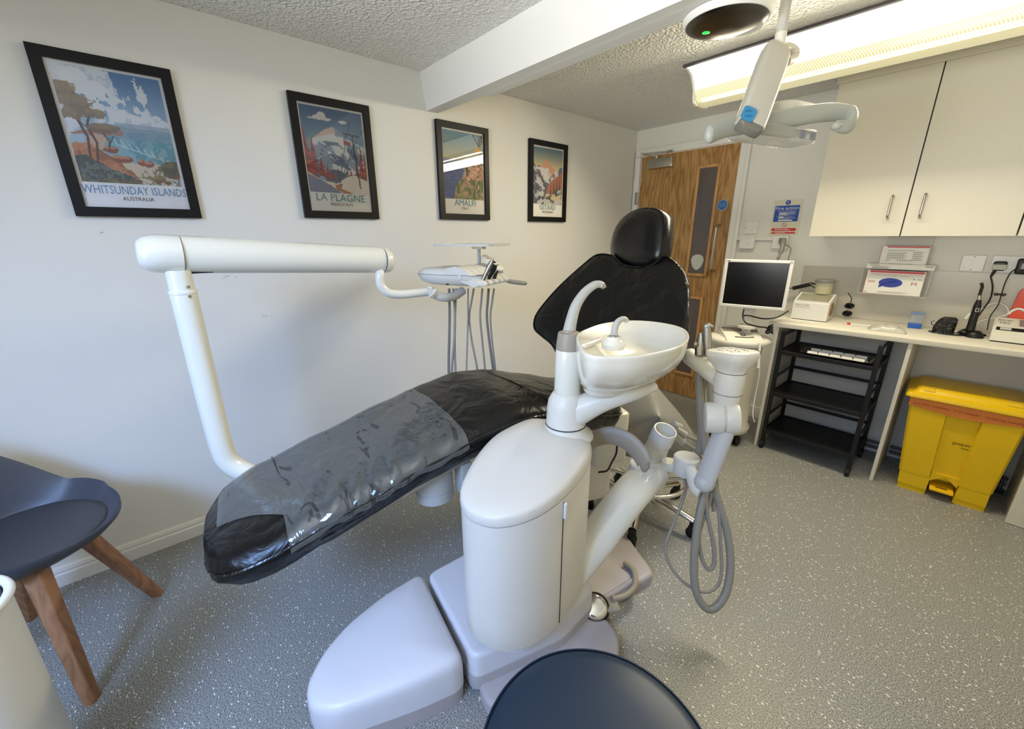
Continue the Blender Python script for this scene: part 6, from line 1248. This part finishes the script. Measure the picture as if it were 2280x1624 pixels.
for fx, sx in ((1, 1), (1, -1), (-1, 1), (-1, -1)):
    a_ = Cc+F*(.085*fx-.01)+S_*(.085*sx)+ZZ*.43; ft = {(1, 1): (.708, -.396), (1, -1): (.330, -.228), (-1, 1): (.54, -.765), (-1, -1): (.155, -.598)}[(fx, sx)]; b_ = Vector((ft[0], ft[1], .0))
    dirn = (b_-a_).normalized(); g = G()
    n1 = dirn.cross(ZZ).normalized(); rings = []
    for t_, hw_, hh_ in ((0, .024, .024), (.9, .0175, .0175), (1, .0165, .0165)):
        c = a_.lerp(b_, t_); u1 = S_; u2 = F; ring = [c+u1*x+u2*y for x, y in rrect(hw_, hh_, .007, 3)]
        if t_ == 1: ring = [Vector((p.x, p.y, 0)) for p in ring]
        rings.append(ring)
    g.loft(rings); obj('leg', g, beech, tc, 40)
g = G(); g.box((-.10, -.10, -.012), (.10, .10, .0), .004, Matrix(((S_.x, F.x, 0, Cc.x), (S_.y, F.y, 0, Cc.y), (0, 0, 1, .437), (0, 0, 0, 1)))); obj('seat_bracket', g, tub_m, tc)
# ================================================================== WASTE BIN AT LEFT EDGE
wb = thing('waste_bin', 'tall white waste bin at the left edge, in front of the tub chair', 'bin', (.9, -.5, 0))
rp_ = az(26, 1300, .66); vd = Vector((rp_.x-CP.x, rp_.y-CP.y, 0)).normalized(); sd_ = Vector((vd.y, -vd.x, 0)); Rb = .115
# centre lies to the left of the sight line through the right-hand silhouette
Cb_ = Vector((rp_.x, rp_.y, 0))-sd_*Rb+vd*.035
Mb = Matrix.Translation(Cb_)
g = G(); g.lathe([(Rb-.012, 0), (Rb-.009, .01), (Rb-.004, .62), (Rb-.004, .635), (Rb-.010, .635), (Rb-.014, .02), (1e-5, .015)], 48, Mb); obj('bin_wall', g, mat('bin_white', (208, 206, 196), .45), wb, 50)
g = G(); g.tube([Cb_+Vector(((Rb-.004)*math.cos(2*PI*k/48), (Rb-.004)*math.sin(2*PI*k/48), .640)) for k in range(48)], .009, 10, closed=True); obj('bin_rim', g, white_p, wb, 60)
g = G(); g.lathe([(Rb-.016, .636), (Rb-.02, .58), (Rb-.04, .50), (1e-5, .47)], 32, Mb); obj('bin_liner', g, mat('liner_navy', (34, 38, 62), .3), wb, 60)
g = G(); random.seed(9)
rows = []
for i in range(9):
    a_ = i/8; rows.append([Cb_+sd_*(.02+.07*a_)+vd*(-.04+.02*j)+ZZ*(.60+.018*math.sin(i*2.3+j*1.7)) for j in range(5)])
g.loft(rows, cap=(False, False), closed=False); obj('crumpled_tissue', g, mat('tissue', (214, 216, 230), .8), None, 40, 'crumpled white tissue lying in the white waste bin', 'tissue')
